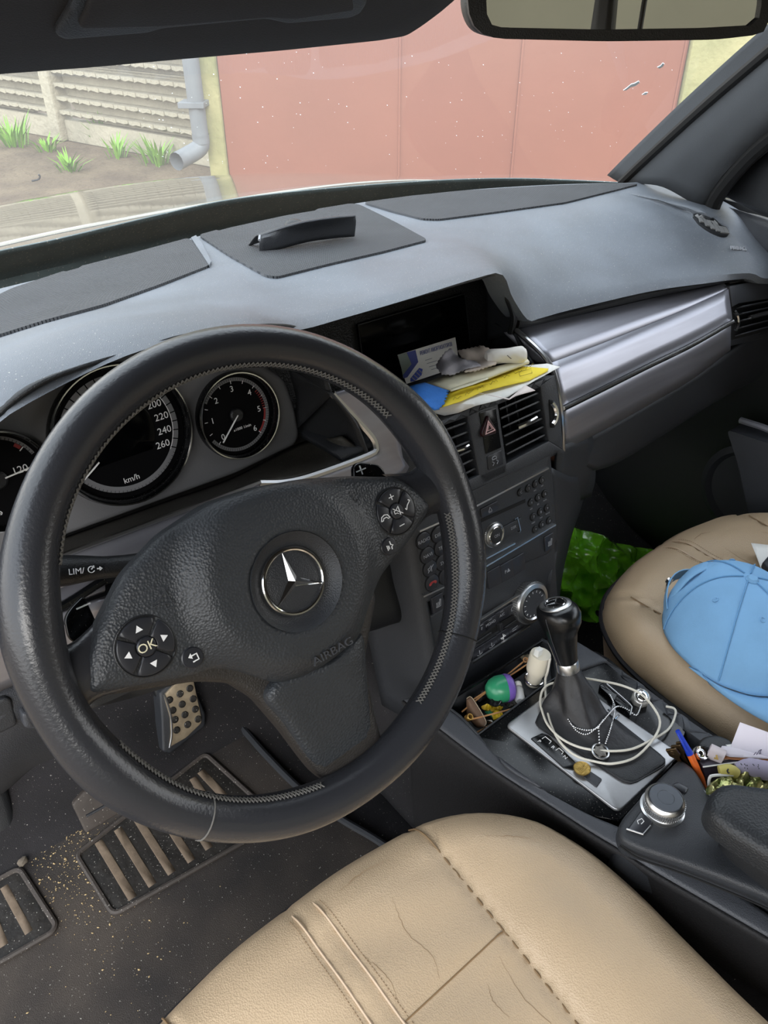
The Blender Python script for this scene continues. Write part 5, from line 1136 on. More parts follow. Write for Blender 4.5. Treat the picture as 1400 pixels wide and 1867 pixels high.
for k, t in enumerate(np.linspace(0, 1, 22)):
    row = []
    g = t**.45
    for i, (p, q) in enumerate(zip(B0, T0)):
        e = p*(1-g)+q*g; e[2] = p[2]*(1-t**1.0)+q[2]*t**1.0
        if 0 < t < 1:
            fz2 = math.sin(math.pi*t)
            cc = (1-g)*K.w(*cb, 0)+g*c0; dd = (e-cc)*V3(1, 1, 0)
            rip = .09*math.sin(3*a0[i]+4.5*t+1)+.05*math.sin(7*a0[i]-6*t)
            e = e+dd*rip*fz2-V3(0, 0, .012*math.sin(math.pi*min(1, t*1.0))*max(0, .6-t))
        row.append(e)
    rows.append(row)
rows.insert(0, [p+V3(0, 0, -.003) for p in B0])
bootvf = grid(rows, True)
mk('gaiter', bootvf, mat('gaiter_leather', '1e1d1f', .5, 0, .5, 200, 'noise', .12, 30), gb_, sharp=1.2)
BB = bvh_of(join(bootvf, ([K.w(-.3, -.4, .0075), K.w(.3, -.4, .0075), K.w(.3, .3, .0075), K.w(-.3, .3, .0075)], [(0, 1, 2, 3)])))
mk('collar', lathe(LF, [(.013, -.006), (.0137, -.004), (.0137, .008), (.0128, .010), (.0, .010)], 32), m_satin, gb_)
Lk = np.linalg.norm(c1-c0)
def ksec(t): # half width x, half depth y, offset y
    T = [0, .25, .5, .7, .85, .95, 1.0]
    return (np.interp(t, T, [.0125, .0155, .019, .0225, .0235, .022, .019]), np.interp(t, T, [.0125, .015, .0185, .025, .0275, .025, .020]), np.interp(t, T, [0, .0005, .0, -.0025, -.002, -.001, 0]))
rows = []
for t in list(np.linspace(0, .95, 20))+[1.0]:
    a, b, o_ = ksec(t); rows.append([LF.w(a*math.copysign(abs(math.cos(q))**.9, math.cos(q)), o_+b*math.sin(q), .008+(Lk-.008)*t) for q in np.linspace(0, 2*math.pi, 36, endpoint=False)])
V, F = grid(rows, True); F.append(tuple(range(20*36, 21*36)))
mk('knob', (V, F), mat('knob_leather', '101113', .28, 0, .15, 300, 'noise'), gb_, sharp=1)
mk('knob_seam', tube([LF.w(-ksec(t)[0]*1.004, ksec(t)[2]-.002, .008+(Lk-.008)*t) for t in np.linspace(.05, .9, 20)], .0006, 5), m_grey, gb_)
TF = Fr(LF.w(0, 0, Lk), LF.X, LF.Y)
mk('emblem_ring', lathe(TF, [(.019, -.002), (.019, .001), (.0165, .0028), (.0135, .003), (.013, .0018), (0, .0018)], 40), m_satin, gb_)
mk('emblem_disc', lathe(TF, [(.013, .001), (.013, .0024), (0, .0024)], 32), m_gloss, gb_); mk('emblem_circle', torus(TF.at(0, 0, .0028), .0118, .0009, 36, 6), m_chrome, gb_)
mk('star', star(TF.at(0, 0, .0024, R(180)), .0115, .002, .0014), m_chrome, gb_, smooth=False)
# ------------------------------------------------------------------ loose things
def onboot(px, py, off):
    r = nrm(ray(px, py)); hit, n, _, _ = BB.ray_cast(Vector(CAM), Vector(r)); n = np.array(n)
    if n@r > 0: n = -n
    return np.array(hit)+n*off*.5+V3(0, 0, off*.6)
m_cable = mat('cable_white', 'cfcabd', .45)
cab = root('charging_cable', 'looped off-white charging cable lying around the gear lever', 'cable', K.w(0, 0, .01))
cpath = [(1003, 1200), (998, 1225), (994, 1244), (998, 1297), (1015, 1344), (1046, 1376), (1087, 1389), (1119, 1392), (1159, 1380), (1191, 1347), (1203, 1319), (1194, 1294), (1169, 1266), (1134, 1250), (1093, 1241), (1062, 1236)]
ch = [.045, .03, .014, .012, .011, .011, .011, .012, .013, .016, .020, .024, .028, .030, .034, .036]
def kz(px, py, h): return P(px, py, z=CZ+h)
pts = [kz(x, y, h) for (x, y), h in zip(cpath, ch)]
mk('cord', tube(pts, .00145, 10, samples=150), m_cable, cab)
c2 = [(1066, 1239), (1010, 1245), (991, 1256), (985, 1275), (988, 1295), (999, 1322), (1024, 1347), (1059, 1363), (1103, 1369), (1150, 1366), (1191, 1347), (1219, 1329), (1231, 1304), (1229, 1292), (1214, 1288)]
h2 = [.024, .02, .016, .013, .012, .012, .012, .013, .014, .013, .013, .012, .011, .01, .008]
mk('cord', tube([kz(x, y, h) for (x, y), h in zip(c2, h2)], .00145, 10, samples=150), m_cable, cab)
# car charger
b0 = P(974, 1236, z=CZ-.004); b1 = P(986, 1192, z=CZ+.038); axc = nrm(b1-b0)
CF = Fr(b0, np.cross(axc, V3(0, 1, .3)), np.cross(axc, np.cross(axc, V3(0, 1, .3))))
if CF.N@axc < 0: CF = Fr(b0, CF.X, -CF.Y)
chg = root('usb_charger', 'cream round USB charger plugged in the tray socket', 'charger', b0)
hh = np.linalg.norm(b1-b0); r0 = 19*np.linalg.norm(b1-CAM)/FPX
mk('body', lathe(CF, [(r0*.72, -.01), (r0*.72, .006), (r0*.95, .014), (r0, .018), (r0*1.0, hh-.004), (r0*.93, hh), (0, hh)], 32), mat('cream_plastic', 'd8d0bd', .35), chg)
mk('socket_ring', torus(CF.at(0, 0, -.002), r0*.85, .0014, 36, 8), m_chrome, chg)
mk('usb_plug', box(CF.at(r0*.35, -r0*.1, hh), .0095, .007, 0, .010, .001), mat('plug_white', 'dededa', .4), chg)
# tray contents
m_grn = mat('egg_green', '2f8a62', .3); m_pur = mat('egg_purple', '6f55a8', .35)
def kq(px, py, h): return kz(px, py, h)
ec_ = kq(913, 1256, .0); er = 25*np.linalg.norm(ec_-CAM)/FPX
egx = nrm(kq(945, 1250, 0)-kq(880, 1262, 0)); EF = Fr(ec_, np.cross(egx, V3(0, 0, 1)), np.cross(egx, np.cross(egx, V3(0, 0, 1))))
if EF.N@egx < 0: EF = Fr(ec_, EF.X, -EF.Y)
eg = root('toy_capsule', 'green toy capsule with a purple end lying in the console tray', 'toy capsule', ec_-V3(0, 0, er))
mk('green_half', lathe(EF, [(0, -er*1.15), (er*.45, -er*1.03), (er*.78, -er*.72), (er*.95, -er*.3), (er*.97, .1*er), (er*.95, .35*er)], 28), m_grn, eg)
mk('purple_half', lathe(EF, [(er*.99, .3*er), (er*1.0, .5*er), (er*.9, .75*er), (er*.6, .95*er), (0, er*1.02)], 28), m_pur, eg)
tb0, tb1 = kq(944, 1248, -.012), kq(948, 1276, -.01)
tb = root('plastic_bottle', 'tiny white ribbed plastic bottle beside the green capsule', 'bottle', tb0-V3(0, 0, .006))
TFb = Fr(tb0, np.cross(nrm(tb1-tb0), V3(0, 0, 1)), np.cross(nrm(tb1-tb0), np.cross(nrm(tb1-tb0), V3(0, 0, 1))))
if TFb.N@(tb1-tb0) < 0: TFb = Fr(tb0, TFb.X, -TFb.Y)
ln = np.linalg.norm(tb1-tb0)
mk('cap', lathe(TFb, [(0, -.002), (.0048, -.002)]+[(.0048+.0004*(k % 2), .0008*k) for k in range(8)]+[(0, .0064)], 20), m_paper, tb); mk('body', lathe(TFb, [(.0035, .006), (.0062, .010), (.0066, ln), (.005, ln+.003), (0, ln+.003)], 20), mat('milky_plastic', 'd9d9d6', .25), tb)
m_wood = mat('skewer_wood', 'a4764a', .6)
SK_L = ['long bamboo skewer lying along the back of the console tray', 'second bamboo skewer beside the socket plate in the tray', 'bamboo skewer with a golden knot across the leather case', 'short bamboo stick at the front corner of the tray']
for i, (a, b, h, hb_) in enumerate((((842, 1298), (962, 1200), -.004, .004), ((862, 1276), (966, 1208), -.002, .006), ((842, 1316), (940, 1291), .001, -.002), ((868, 1336), (900, 1318), -.012, -.014))):
    s_ = tag(mk('skewer', tube([kq(*a, h), kq(*b, hb_)], .0011, 6), m_wood), SK_L[i], 'skewer', 'bamboo skewers in the tray')
    if i == 2:
        for k in range(3): mk('golden_knot', torus(Fr(kq(853+2*k, 1309-k, .003), (1, .3*k, .2), (0, 1, .6)), .0035, .001, 20, 6), mat('gold', 'b08a4a', .3, 1), s_)
    if i == 0: mk('knot', torus(Fr(kq(958, 1203, .006), (1, 0, .3), (0, 1, .6)), .0028, .0009, 18, 6), m_wood, s_)
lc = Fr(kq(867, 1300, -.004), (.5, -.8, 0), (.3, .25, .9))
lq = [kq(*q, h) for q, h in (((850, 1275), .006), ((858, 1271), .008), ((872, 1290), .004), ((886, 1316), -.002), ((883, 1324), -.004))]
lq2 = [kq(*q, h) for q, h in (((850, 1277), .002), ((850, 1290), -.004), ((852, 1306), -.01), ((868, 1326), -.014), ((880, 1325), -.008))]
lcm = [(a+b)/2+V3(-.002, -.003, .004) for a, b in zip(lq, lq2)]
lo = mk('leather_case', loft([lq, lcm, lq2], 16, 10), mat('brown_leather', '5f4836', .55, 0, .4, 200, 'noise', .15, 40), thick=.0025); tag(lo, 'brown stitched leather case standing in the front of the tray', 'leather case')
mk('stitching', tube([a*.93+b*.07+V3(0, -.0004, .0016) for a, b in zip(lq, lcm)], .0005, 5, samples=20), mat('stitch_light', '9a8a74', .8), lo)
def wrapper(pts, h, m, lab, cate, n=9, name='candy_wrapper', amp=.003, thick=.0008):
    c = np.mean([kq(*q, h) for q in pts], 0); sh = random.random()*6
    f_ = Fr(V3(c[0], c[1], CZ+h), (1, 0, 0), (0, 1, 0))
    name = {'wrapper': 'candy_wrapper', 'foil': 'foil_scrap', 'scrap': 'paper_scrap'}[cate]; o = mk(name, puff(f_, rpoly(f_.pxs(pts), .002), -.002, 0, .001, cell=.004, hf=lambda u, v: amp*(math.sin(u*420+sh)*math.cos(v*380+sh*2)+.6*math.sin((u+v)*700+sh))), m)
    tag(o, lab, cate); return o
m_yel = mat('wrapper_yellow', 'd9b62e', .3); m_wg = mat('wrapper_green', '2c7a58', .3); m_wb = mat('wrapper_black', '1b1a1c', .25); m_foil = mat('foil', 'a8a29a', .25, .8)
w1 = wrapper([(876, 1288), (894, 1284), (912, 1282), (918, 1290), (908, 1296), (890, 1296)], -.012, m_yel, 'crumpled yellow sweet wrapper under the green capsule', 'wrapper')
wrapper([(882, 1296), (900, 1294), (916, 1296), (912, 1306), (898, 1308)], -.014, m_wg, 'crumpled green sweet wrapper in front of the yellow one', 'wrapper')
wrapper([(896, 1300), (910, 1298), (918, 1302), (912, 1309), (900, 1311)], -.010, m_yel, 'small yellow wrapper scrap by the tray front edge', 'wrapper')
wrapper([(868, 1262), (886, 1256), (890, 1270), (874, 1278), (860, 1274)], -.018, m_wb, 'black wrapper crumpled left of the green capsule', 'wrapper')
wrapper([(893, 1276), (912, 1272), (916, 1280), (904, 1288), (894, 1284)], -.003, m_wb, 'shiny black twisted wrapper end on the yellow wrapper', 'wrapper')
wrapper([(920, 1280), (940, 1274), (944, 1284), (928, 1290)], -.016, m_foil, 'crumpled silver foil piece beside the white bottle', 'foil')
wrapper([(852, 1290), (862, 1286), (866, 1296), (856, 1302)], -.014, m_yel, 'yellow wrapper scrap behind the leather case', 'wrapper')
wrapper([(948, 1196), (962, 1192), (972, 1198), (958, 1208)], -.0, mat('dull_beige', '6c6350', .7), 'dull beige scrap in the far corner of the tray', 'scrap')
wrapper([(884, 1312), (896, 1310), (900, 1316), (888, 1319)], -.012, m_foil, 'tiny silver foil bit at the tray front edge', 'foil')
# ball chain with pendant ring
def beads(L, off, name, par):
    p = [onboot(x, y, off) for x, y in L]; p = cat(p, 300); s = np.r_[0, np.cumsum(np.linalg.norm(np.diff(p, axis=0), axis=1))]; n = int(s[-1]/.0026)
    q = resamp(p, max(3, n)); M = []
    bm = bmesh.new(); bmesh.ops.create_icosphere(bm, subdivisions=2, radius=.00115); vs = np.array([v.co for v in bm.verts]); fs = [tuple(x.index for x in f.verts) for f in bm.faces]; bm.free()
    for c in q: M.append((vs+c, fs))
    o = mk(name, join(*M), m_chrome, par); o['kind'] = 'stuff'; return o
chn = root('ball_chain', 'silver ball chain necklace with round pendant draped on the gear gaiter', 'necklace', onboot(1093, 1373, 0))
beads([(1110, 1268), (1117, 1281), (1114, 1297), (1097, 1316), (1087, 1329), (1068, 1332), (1046, 1325), (1036, 1312)], .0015, 'beads', chn)
beads([(1168, 1289), (1159, 1307), (1144, 1297), (1125, 1291), (1109, 1303), (1093, 1322), (1071, 1340), (1053, 1335), (1042, 1322)], .0028, 'beads', chn)
beads([(1112, 1270), (1120, 1292), (1113, 1326), (1103, 1357)], .0022, 'beads', chn); beads([(1090, 1329), (1092, 1356)], .002, 'beads', chn)
pc = onboot(1094, 1373, .0035); PF = Fr(pc, (1, 0, 0), (0, 1, .12))
mk('pendant_ring', torus(PF, .0095, .0012, 36, 8), m_satin, chn)
mk('pendant', puff(PF, [((.0088 if k % 2 else .0062)*math.cos(k*math.pi/6), (.0088 if k % 2 else .0062)*math.sin(k*math.pi/6)) for k in range(12)], -.0015, .0012, .0006, cell=.003), mat('dull_pewter', '6e6a64', .45, .8, .8, 300, 'noise'), chn)
mk('clasp', tube([onboot(1119, 1314, .002), onboot(1127, 1306, .002)], .0014, 8), m_chrome, chn); mk('clasp', tube([onboot(1108, 1297, .003), onboot(1112, 1303, .003)], .0013, 8), m_chrome, chn)
cc = kz(1061, 1401, .0105); cF = Fr(cc, (1, 0, 0), (0, 1, -.1))
coin = mk('coin', lathe(cF, [(0, -.001), (.0095, -.001), (.0098, -.0006), (.0098, .0006), (.0093, .001), (.0089, .0005), (0, .0005)], 36), mat('brass_coin', '9c8146', .35, .9, .8, 500, 'noise', .2, 300)); tag(coin, 'brass coin leaning on the silver shift plate button', 'coin')
mk('relief', join(*[line(cF, [(-.005+.002*k, -.003+.0008*k), (-.0045+.002*k, .004-.0006*k)], .0009, .0004, .0009) for k in range(6)], line(cF, [(-.0055, -.0035), (.0058, -.003)], .0008, .0004, .0009)), mat('brass_coin', ''), coin, smooth=False)
oc = kz(1169, 1271, .012); OF = Fr(oc, nrm(V3(.6, -.6, .0)), nrm(V3(.5, .5, .25)))
ocs = root('glass_charm', 'octagonal grey glass piece with a metal dome on the console edge', 'glass piece', oc-V3(0, 0, .01))
mk('glass_body', puff(OF, circ(0, 0, .0115, 8), -.010, .003, .002, cell=.006), mat('grey_glass', 'c2c0ba', .1, .35, trans=.3), ocs)
mk('base', puff(OF, circ(0, 0, .0125, 8), -.014, -.009, .001, cell=.01), m_blk, ocs)
mk('metal_dome', lathe(OF.at(0, 0, .003), [(.008, 0), (.0075, .002), (.005, .0038), (0, .0045)], 24), m_chrome, ocs)
# ------------------------------------------------------------------ things on the shelf below the screen
SZ = -.051
def sheet(pts, z, m, name, lab, cate, amp=.001, cell=8, curl=None, par=None, thick=.0004):
    vo, fo, loop, d = fillpoly(pts, cell); ph = random.random()*6
    V = []
    for u, v in vo:
        zz = z(u, v) if callable(z) else z
        p = P(u, v, z=zz); p = P(u, v, z=zz+amp*math.sin(p[0]*70+ph)*math.cos(p[1]*60+ph)); V.append(p)
    o = mk(name, (V, fo), m, par, thick=thick, off=0)
    if par is None: tag(o, lab, cate)
    return o
m_pap2 = mat('cream_paper', 'e2dcc0', .8); m_yp = mat('yellow_paper', 'e8cf2e', .7); m_ink = mat('pencil_ink', '8a7a20', .8)
sheet([(786, 752), (810, 758), (835, 753), (867, 740), (903, 731), (925, 724), (975, 694), (1021, 669), (998, 663), (940, 668), (860, 690), (800, 715)], lambda u, v: -0.0375+.006*max(0, (u-930)/90)-.012*max(0, (v-735)/22)*(u < 900), m_paper, 'paper_sheet', 'large white paper sheet overhanging the vents at the bottom of the pile', 'paper', .0012)
ye = sheet([(802, 744), (812, 724), (824, 712), (890, 690), (953, 668), (1000, 672), (998, 677), (964, 694), (920, 704), (881, 714), (840, 732)], lambda u, v: -0.0340+.003*max(0, (u-930)/70), m_yp, 'yellow_sheet', 'bright yellow handwritten paper sheet on the white sheet', 'paper', .0008)
for k in range(7):
    x0 = 826+22*k; y0 = 728-9.5*k; L = [P(x0+j*3, y0-j*1.2+random.uniform(-3, 3), z=-0.0325+.003*max(0, (x0-930)/70)) for j in range(6)]
    mk('handwriting', tube(L, .0003, 4), m_ink, ye)
L = [P(*q, z=-0.0310) for q in ((948, 686), (946, 678), (968, 672), (970, 680), (948, 686))]; mk('handwriting', tube(L, .0003, 4), m_ink, ye)
sheet([(872, 716), (928, 727), (957, 702), (976, 712), (955, 718), (930, 728), (905, 722)][0:4]+[(940, 722), (928, 729)], -0.0315, mat('pinkish_paper', 'dcd0cb', .8), 'folded_paper', 'pinkish folded paper corner poking out over the vent', 'paper', .0006)
sheet([(776, 700), (800, 690), (846, 678), (899, 671), (960, 655), (965, 661), (925, 676), (889, 690), (850, 700), (821, 711), (800, 706)], -0.0290, m_pap2, 'cream_booklet', 'cream booklet lying on the yellow sheet', 'booklet', .0005, thick=.003)
sheet([(822, 709), (889, 687), (890, 691), (860, 702), (822, 714)], -0.0260, m_pap2, 'loose_slip', 'narrow cream paper slip along the booklet front edge', 'paper slip', .0003)
bc = root('blue_cloth', 'blue microfibre cloth with pinked edges at the left end of the pile', 'cloth', P(775, 725, z=-.05))
zz = [(746, 705), (760, 701), (774, 698), (795, 705), (819, 713)]+[(819-((k % 2)*5)-k*.9, 713+k*2.6) for k in range(1, 8)]+[(811, 733)]+[(809-((k % 2)*-3)-k*2.2, 735+k*2.3) for k in range(1, 6)]+[(792, 748), (775, 738), (745, 730), (735, 712)]
sheet(zz, lambda u, v: -.024+.006*math.sin((u-740)/18)-.0003*max(0, v-728), mat('blue_cloth', '2f74c8', .85, 0, .4, 400, 'noise', .06, 60), 'fabric', None, None, .0015, 4, par=bc, thick=.0012)
# upright flyer
fp = [P(725, 647, y=.30), P(830, 615, y=.30), P(838, 668, y=.285), P(741, 700, y=.285)]
FFr = Fr(fp[3], fp[2]-fp[3], fp[0]-fp[3]); wdt = np.linalg.norm(fp[1]-fp[0]); hgt = np.linalg.norm(fp[0]-fp[3])
fly = root('flyer', 'white printed card with blue heading leaning against the screen', 'card', fp[3])
qf = [tuple(FFr.px(*q)) for q in ((725, 647), (830, 615), (838, 668), (741, 700))]
mk('card', puff(FFr, qf, -.0006, 0, 0, cell=.03), m_paper, fly)
m_navy = mat('navy_print', '2a3a8a', .6)
def fpp(L, n, m, h=.0003): mk(n, puff(FFr, FFr.pxs(L), 0, h, 0, cell=.03), m, fly)
fpp([(725, 647), (742, 642), (757, 640), (760, 660), (745, 678), (735, 690), (731, 668)], 'photo_print', mat('grey_print', '6f7a70', .6))
fpp([(741, 642.5), (757, 638), (762, 660), (742, 688), (736, 690), (734, 684), (750, 664)], 'blue_band', m_navy, .0005)
fpp([(748, 690), (764, 671), (770, 673), (768, 684), (756, 695), (748, 696)], 'spring_print', mat('blue_print', '2440a8', .6), .0006)
for k in range(4): mk('spring_coil', line(FFr, [FFr.px(750+4.2*k, 688-4.6*k), FFr.px(757+4*k, 694-4.5*k)], .0012, .0006, .0009), m_dim, fly, smooth=False)
tX = np.array(FFr.px(829, 624))-np.array(FFr.px(759, 645)); tc_ = np.array(FFr.px(795, 636))
mk('lettering', txt('РЕМОНТ АМОРТИЗАТОРОВ', FFr.at(*tc_, 0, math.atan2(tX[1], tX[0])), .0072, .0006, sx_=np.linalg.norm(tX)/.118), m_navy, fly, smooth=False)
for i, q in enumerate(((775, 657, 12), (778, 663, 18), (782, 669, 26), (786, 674, 26))): mk('text_line', line(FFr, [FFr.px(q[0], q[1]), FFr.px(q[0]+q[2], q[1]-q[2]*.3)], .0008, .0003, .0006), m_dim, fly, smooth=False)
def rag(L, z0, m, name, lab, cate, amp=.007, cell=4, fr_=55):
    ph = random.random()*6
    return sheet(L, lambda u, v: z0+amp*(.6+.5*math.sin((u*.9+v*.5)/7+ph)*math.cos((v-u*.2)/9+ph)), m, name, lab, cate, 0, cell, thick=.0014)
def zig(L, a=2.0):
    o = []; P_ = dens(L, 4.2)
    c = np.mean(P_, 0)
    for i, p in enumerate(P_): o.append(p+(p-c)/np.linalg.norm(p-c)*(a if i % 2 else -a*.3))
    return o
rag(zig([(795, 668), (801, 656), (812, 642), (822, 635), (829, 645), (840, 655), (866, 659), (877, 667), (850, 672), (825, 683), (806, 682)], 1.4), -.024, mat('grey_cloth', 'a9a6ac', .9, 0, .5, 300, 'noise', .08, 50), 'grey_rag', 'crumpled grey cloth in front of the printed card', 'cloth')
rag(zig([(834, 640), (856, 636), (878, 631), (900, 640), (905, 664), (884, 670), (866, 676), (846, 678), (860, 662), (842, 652)], 1.4), -.025, mat('beige_cloth', 'cdbfb2', .9, 0, .4, 300, 'noise', .06, 50), 'beige_rag', 'crumpled pale beige cloth between the grey cloth and white roll', 'cloth', .005)
ra0, ra1 = P(886, 651, z=-.018), P(958, 646, z=-.018)
rows = []
RX = nrm(ra1-ra0); RFr = Fr(ra0, np.cross(RX, V3(0, 0, 1)), np.cross(RX, np.cross(RX, V3(0, 0, 1)))); RFr = RFr if RFr.N@RX > 0 else Fr(ra0, RFr.X, -RFr.Y); ln = np.linalg.norm(ra1-ra0)
for t in np.linspace(0, 1, 30):
    r_ = .0095*(1-.25*math.exp(-(t/.06)**2)-.3*math.exp(-((1-t)/.05)**2)+.05*math.sin(9*t)); rows.append([RFr.w(r_*(1+.08*math.sin(3*a+7*t)+.04*math.sin(5*a-20*t))*math.cos(a), r_*(1+.08*math.cos(2*a+5*t))*math.sin(a), ln*t) for a in np.linspace(0, 2*math.pi, 28, endpoint=False)])
V, F = grid(rows, True); F += [tuple(range(27, -1, -1)), tuple(range(29*28, 30*28))]
rl = mk('tissue_roll', (V, F), mat('white_tissue', 'e6e2da', .6, 0, .3, 150, 'noise')); tag(rl, 'crumpled white tissue roll at the right end of the shelf', 'tissue roll')
mk('pen_mark', tube([P(925, 648, z=-.0135), P(929, 652, z=-.0135), P(932, 654, z=-.0138)], .0005, 4), m_blk, rl)
# ------------------------------------------------------------------ cap, bag and papers on the passenger side
bagF = Fr(P(1110, 1080, y=.26), (.85, -.3, .1), (.1, .45, .6))
bo = bagF.pxs([(1012, 1000), (1040, 958), (1075, 966), (1125, 988), (1210, 1005), (1300, 1040), (1260, 1150), (1130, 1230), (1060, 1210), (1010, 1090)])
m_bag = mat('green_plastic', '86e032', .22, 0, .35, 40, 'noise', .22, 30, coat=.3, bdist=.004)
def bagh(u, v):
    a = 0
    for k, (fx, fy, w_) in enumerate(((38, 21, 1), (-25, 44, .8), (63, -30, .5), (20, 90, .4), (95, 60, .3), (-120, 75, .2))):
        s = math.sin(fx*u+fy*v+k*1.7); a += w_*(1-abs(s))*.02
    return a-.018
bag = mk('plastic_bag', puff(bagF, rpoly(bo, .02), -.12, 0, .02, dome=.02, cell=.005, hf=bagh), m_bag, sharp=.5); tag(bag, 'crumpled green plastic bag in the passenger footwell', 'plastic bag')
m_cap = mat('blue_cotton', '78a6cd', .85, 0, .35, 1300, 'noise', .05, 20)
c0_ = P(1336, 1168, z=-.354); bd_ = nrm((P(1450, 1300, z=-.354)-P(1200, 1075, z=-.354))*V3(1, 1, 0)); CFr = Fr(c0_, bd_, np.cross(V3(0, 0, 1), bd_))
capr = root('baseball_cap', 'light blue cotton baseball cap lying on the passenger seat', 'cap', c0_)
tp = P(1366, 1053, z=-.285)-c0_; tpu = np.array([tp@CFr.X, tp@CFr.Y, tp@CFr.N])
ra_, rb_ = .098, .084
def crown(a, t):                        # t from rim 0 to button 1
    s = math.cos(t*math.pi/2)**.8; h = math.sin(t*math.pi/2)**.9
    x, y = ra_*math.cos(a), rb_*math.sin(a)
    dent = 1-.035*math.sin(math.pi*t)*math.exp(-((((a-2.5+math.pi) % (2*math.pi))-math.pi)/.35)**2)+(.014*math.sin(5*a+3*t)+.009*math.sin(9*a-5*t)*(1-t)+.006*math.sin(17*a+4*t)*(1-t))*math.sin(math.pi*min(1, t+.12))
    pan = 1-.012*abs(math.sin(3*a))*0+.006*abs(math.sin(3*a))*math.sin(math.pi*t)
    return CFr.w(x*s*dent*pan+tpu[0]*h**1.3, y*s*dent*pan+tpu[1]*h**1.3, tpu[2]*h)
na, nt_ = 96, 28
rows = []
for j in range(nt_):
    t = j/(nt_-1)*.985; row = []
    for i in range(na):
        a = 2*math.pi*i/na; p = crown(a, t)
        row.append(p)
    rows.append(row)
# rear opening over the strap: lift the rim locally
for i in range(na):
    a = 2*math.pi*i/na; d_ = abs(((a-math.pi+math.pi) % (2*math.pi))-math.pi)
    if d_ < .6:
        lift = .06*math.sqrt(max(0, 1-(d_/.6)**2))
        for j in range(12): rows[j][i] = rows[j][i]+V3(0, 0, lift*(1-j/12))+CFr.X*lift*.35*(1-j/12)
V, F = grid(rows, True); F.append(tuple(range((nt_-1)*na, nt_*na)))
mk('crown', (V, F), m_cap, capr, thick=.0016, sharp=1)
for k in range(6):
    a = k*math.pi/3
    mk('seam', tube([crown(a, t)+nrm(crown(a, t)-c0_)*.0016 for t in np.linspace(.03 if k != 3 else .45, .97, 30)], .0009, 5), mat('cap_thread', '6496c0', .9), capr)
    q = crown(a+.52, .62); n_ = nrm(q-crown(0, 0)*0-c0_); ef_ = Fr(q, np.cross(n_, V3(.3, .2, 1)), np.cross(n_, np.cross(n_, V3(.3, .2, 1)))); mk('eyelet', torus(ef_, .0032, .0011, 18, 6), m_cap, capr)
mk('crown_button', lathe(Fr(crown(0, .985), CFr.X, CFr.Y), [(.0085, -.002), (.0085, .001), (.006, .0042), (0, .0052)], 20), m_cap, capr)
rowsb = []
for t in np.linspace(0, 1, 10):
    rowsb.append([CFr.w((ra_*math.cos(a)*(1)+.075*t*math.cos(a*.8)), rb_*math.sin(a)*(1-.06*t), -.001+.016*t*(1-t)-.008*abs(a)**2*t*.3) for a in np.linspace(-1.45, 1.45, 34)])
mk('bill', loft(rowsb, 34, 10), m_cap, capr, thick=.003)
strap = [CFr.w(ra_*math.cos(a)*(1.02+.12*math.cos((a-math.pi)*1.9)), rb_*math.sin(a)*.92, .012+.016*math.cos((a-math.pi)*1.9)) for a in np.linspace(math.pi-.8, math.pi+.8, 16)]
mk('strap', tube(strap, 1, sec=[(-.0008, -.009), (.0008, -.009), (.0008, .009), (-.0008, .009)], up=(0, 0, 1)), m_cap, capr)
q = strap[10]; mk('buckle', lathe(Fr(q-CFr.X*.002, CFr.Y, V3(0, 0, 1)), [(.006, -.001), (.006, .001), (.0045, .002), (0, .0022)], 20), m_chrome, capr)
q = strap[11]; mk('buckle_bar', tube([q+V3(0, 0, -.011)-CFr.X*.002, q+V3(0, 0, .011)-CFr.X*.002], .0016, 6), m_chrome, capr)
wp_ = sheet([(1369, 990), (1420, 996), (1440, 1060), (1387, 1036), (1378, 1012)], -.352, m_paper, 'note_paper', 'white paper corner on the passenger seat behind the cap', 'paper', .0006)
dk = mk('dark_pouch', puff(Fr(P(1402, 1035, z=-.352), (1, 0, 0), (0, 1, 0)), rpoly(Fr(P(1402, 1035, z=-.352), (1, 0, 0), (0, 1, 0)).pxs([(1386, 1034), (1400, 1018), (1450, 1012), (1450, 1050), (1400, 1050)]), .004), -.01, .012, .006, cell=.01), m_blk2); tag(dk, 'small dark pouch at the edge of the picture above the cap', 'pouch')
# ------------------------------------------------------------------ console well contents
def kb(px, py, h): return kz(px, py, h)
pn0, pn1, pn2 = kb(1235, 1332, .052), kb(1258, 1375, .028), kb(1289, 1443, -.006)
pen = root('ballpoint_pen', 'orange ballpoint pen with a blue cap standing in the cup holder', 'pen', pn2)
mk('cap', tube([pn0, pn0*.9+pn1*.1, pn1], [.0026, .0032, .0042], 12, samples=10), mat('pen_blue', '1f3fb8', .3), pen)
mk('barrel', tube([pn1, pn1*.3+pn2*.7, pn2], [.0040, .0040, .0038, .0012], 12, samples=16), mat('pen_orange', 'f0702a', .35), pen)
mk('clip', tube([pn0+V3(-.003, -.002, 0), pn0*.3+pn1*.7+V3(-.0042, -.003, 0)], .0011, 6), mat('pen_blue', ''), pen)
KL = ['bronze key leaning in the cup holder, leftmost of three', 'middle bronze key in the cup holder', 'bronze key closest to the orange pen']
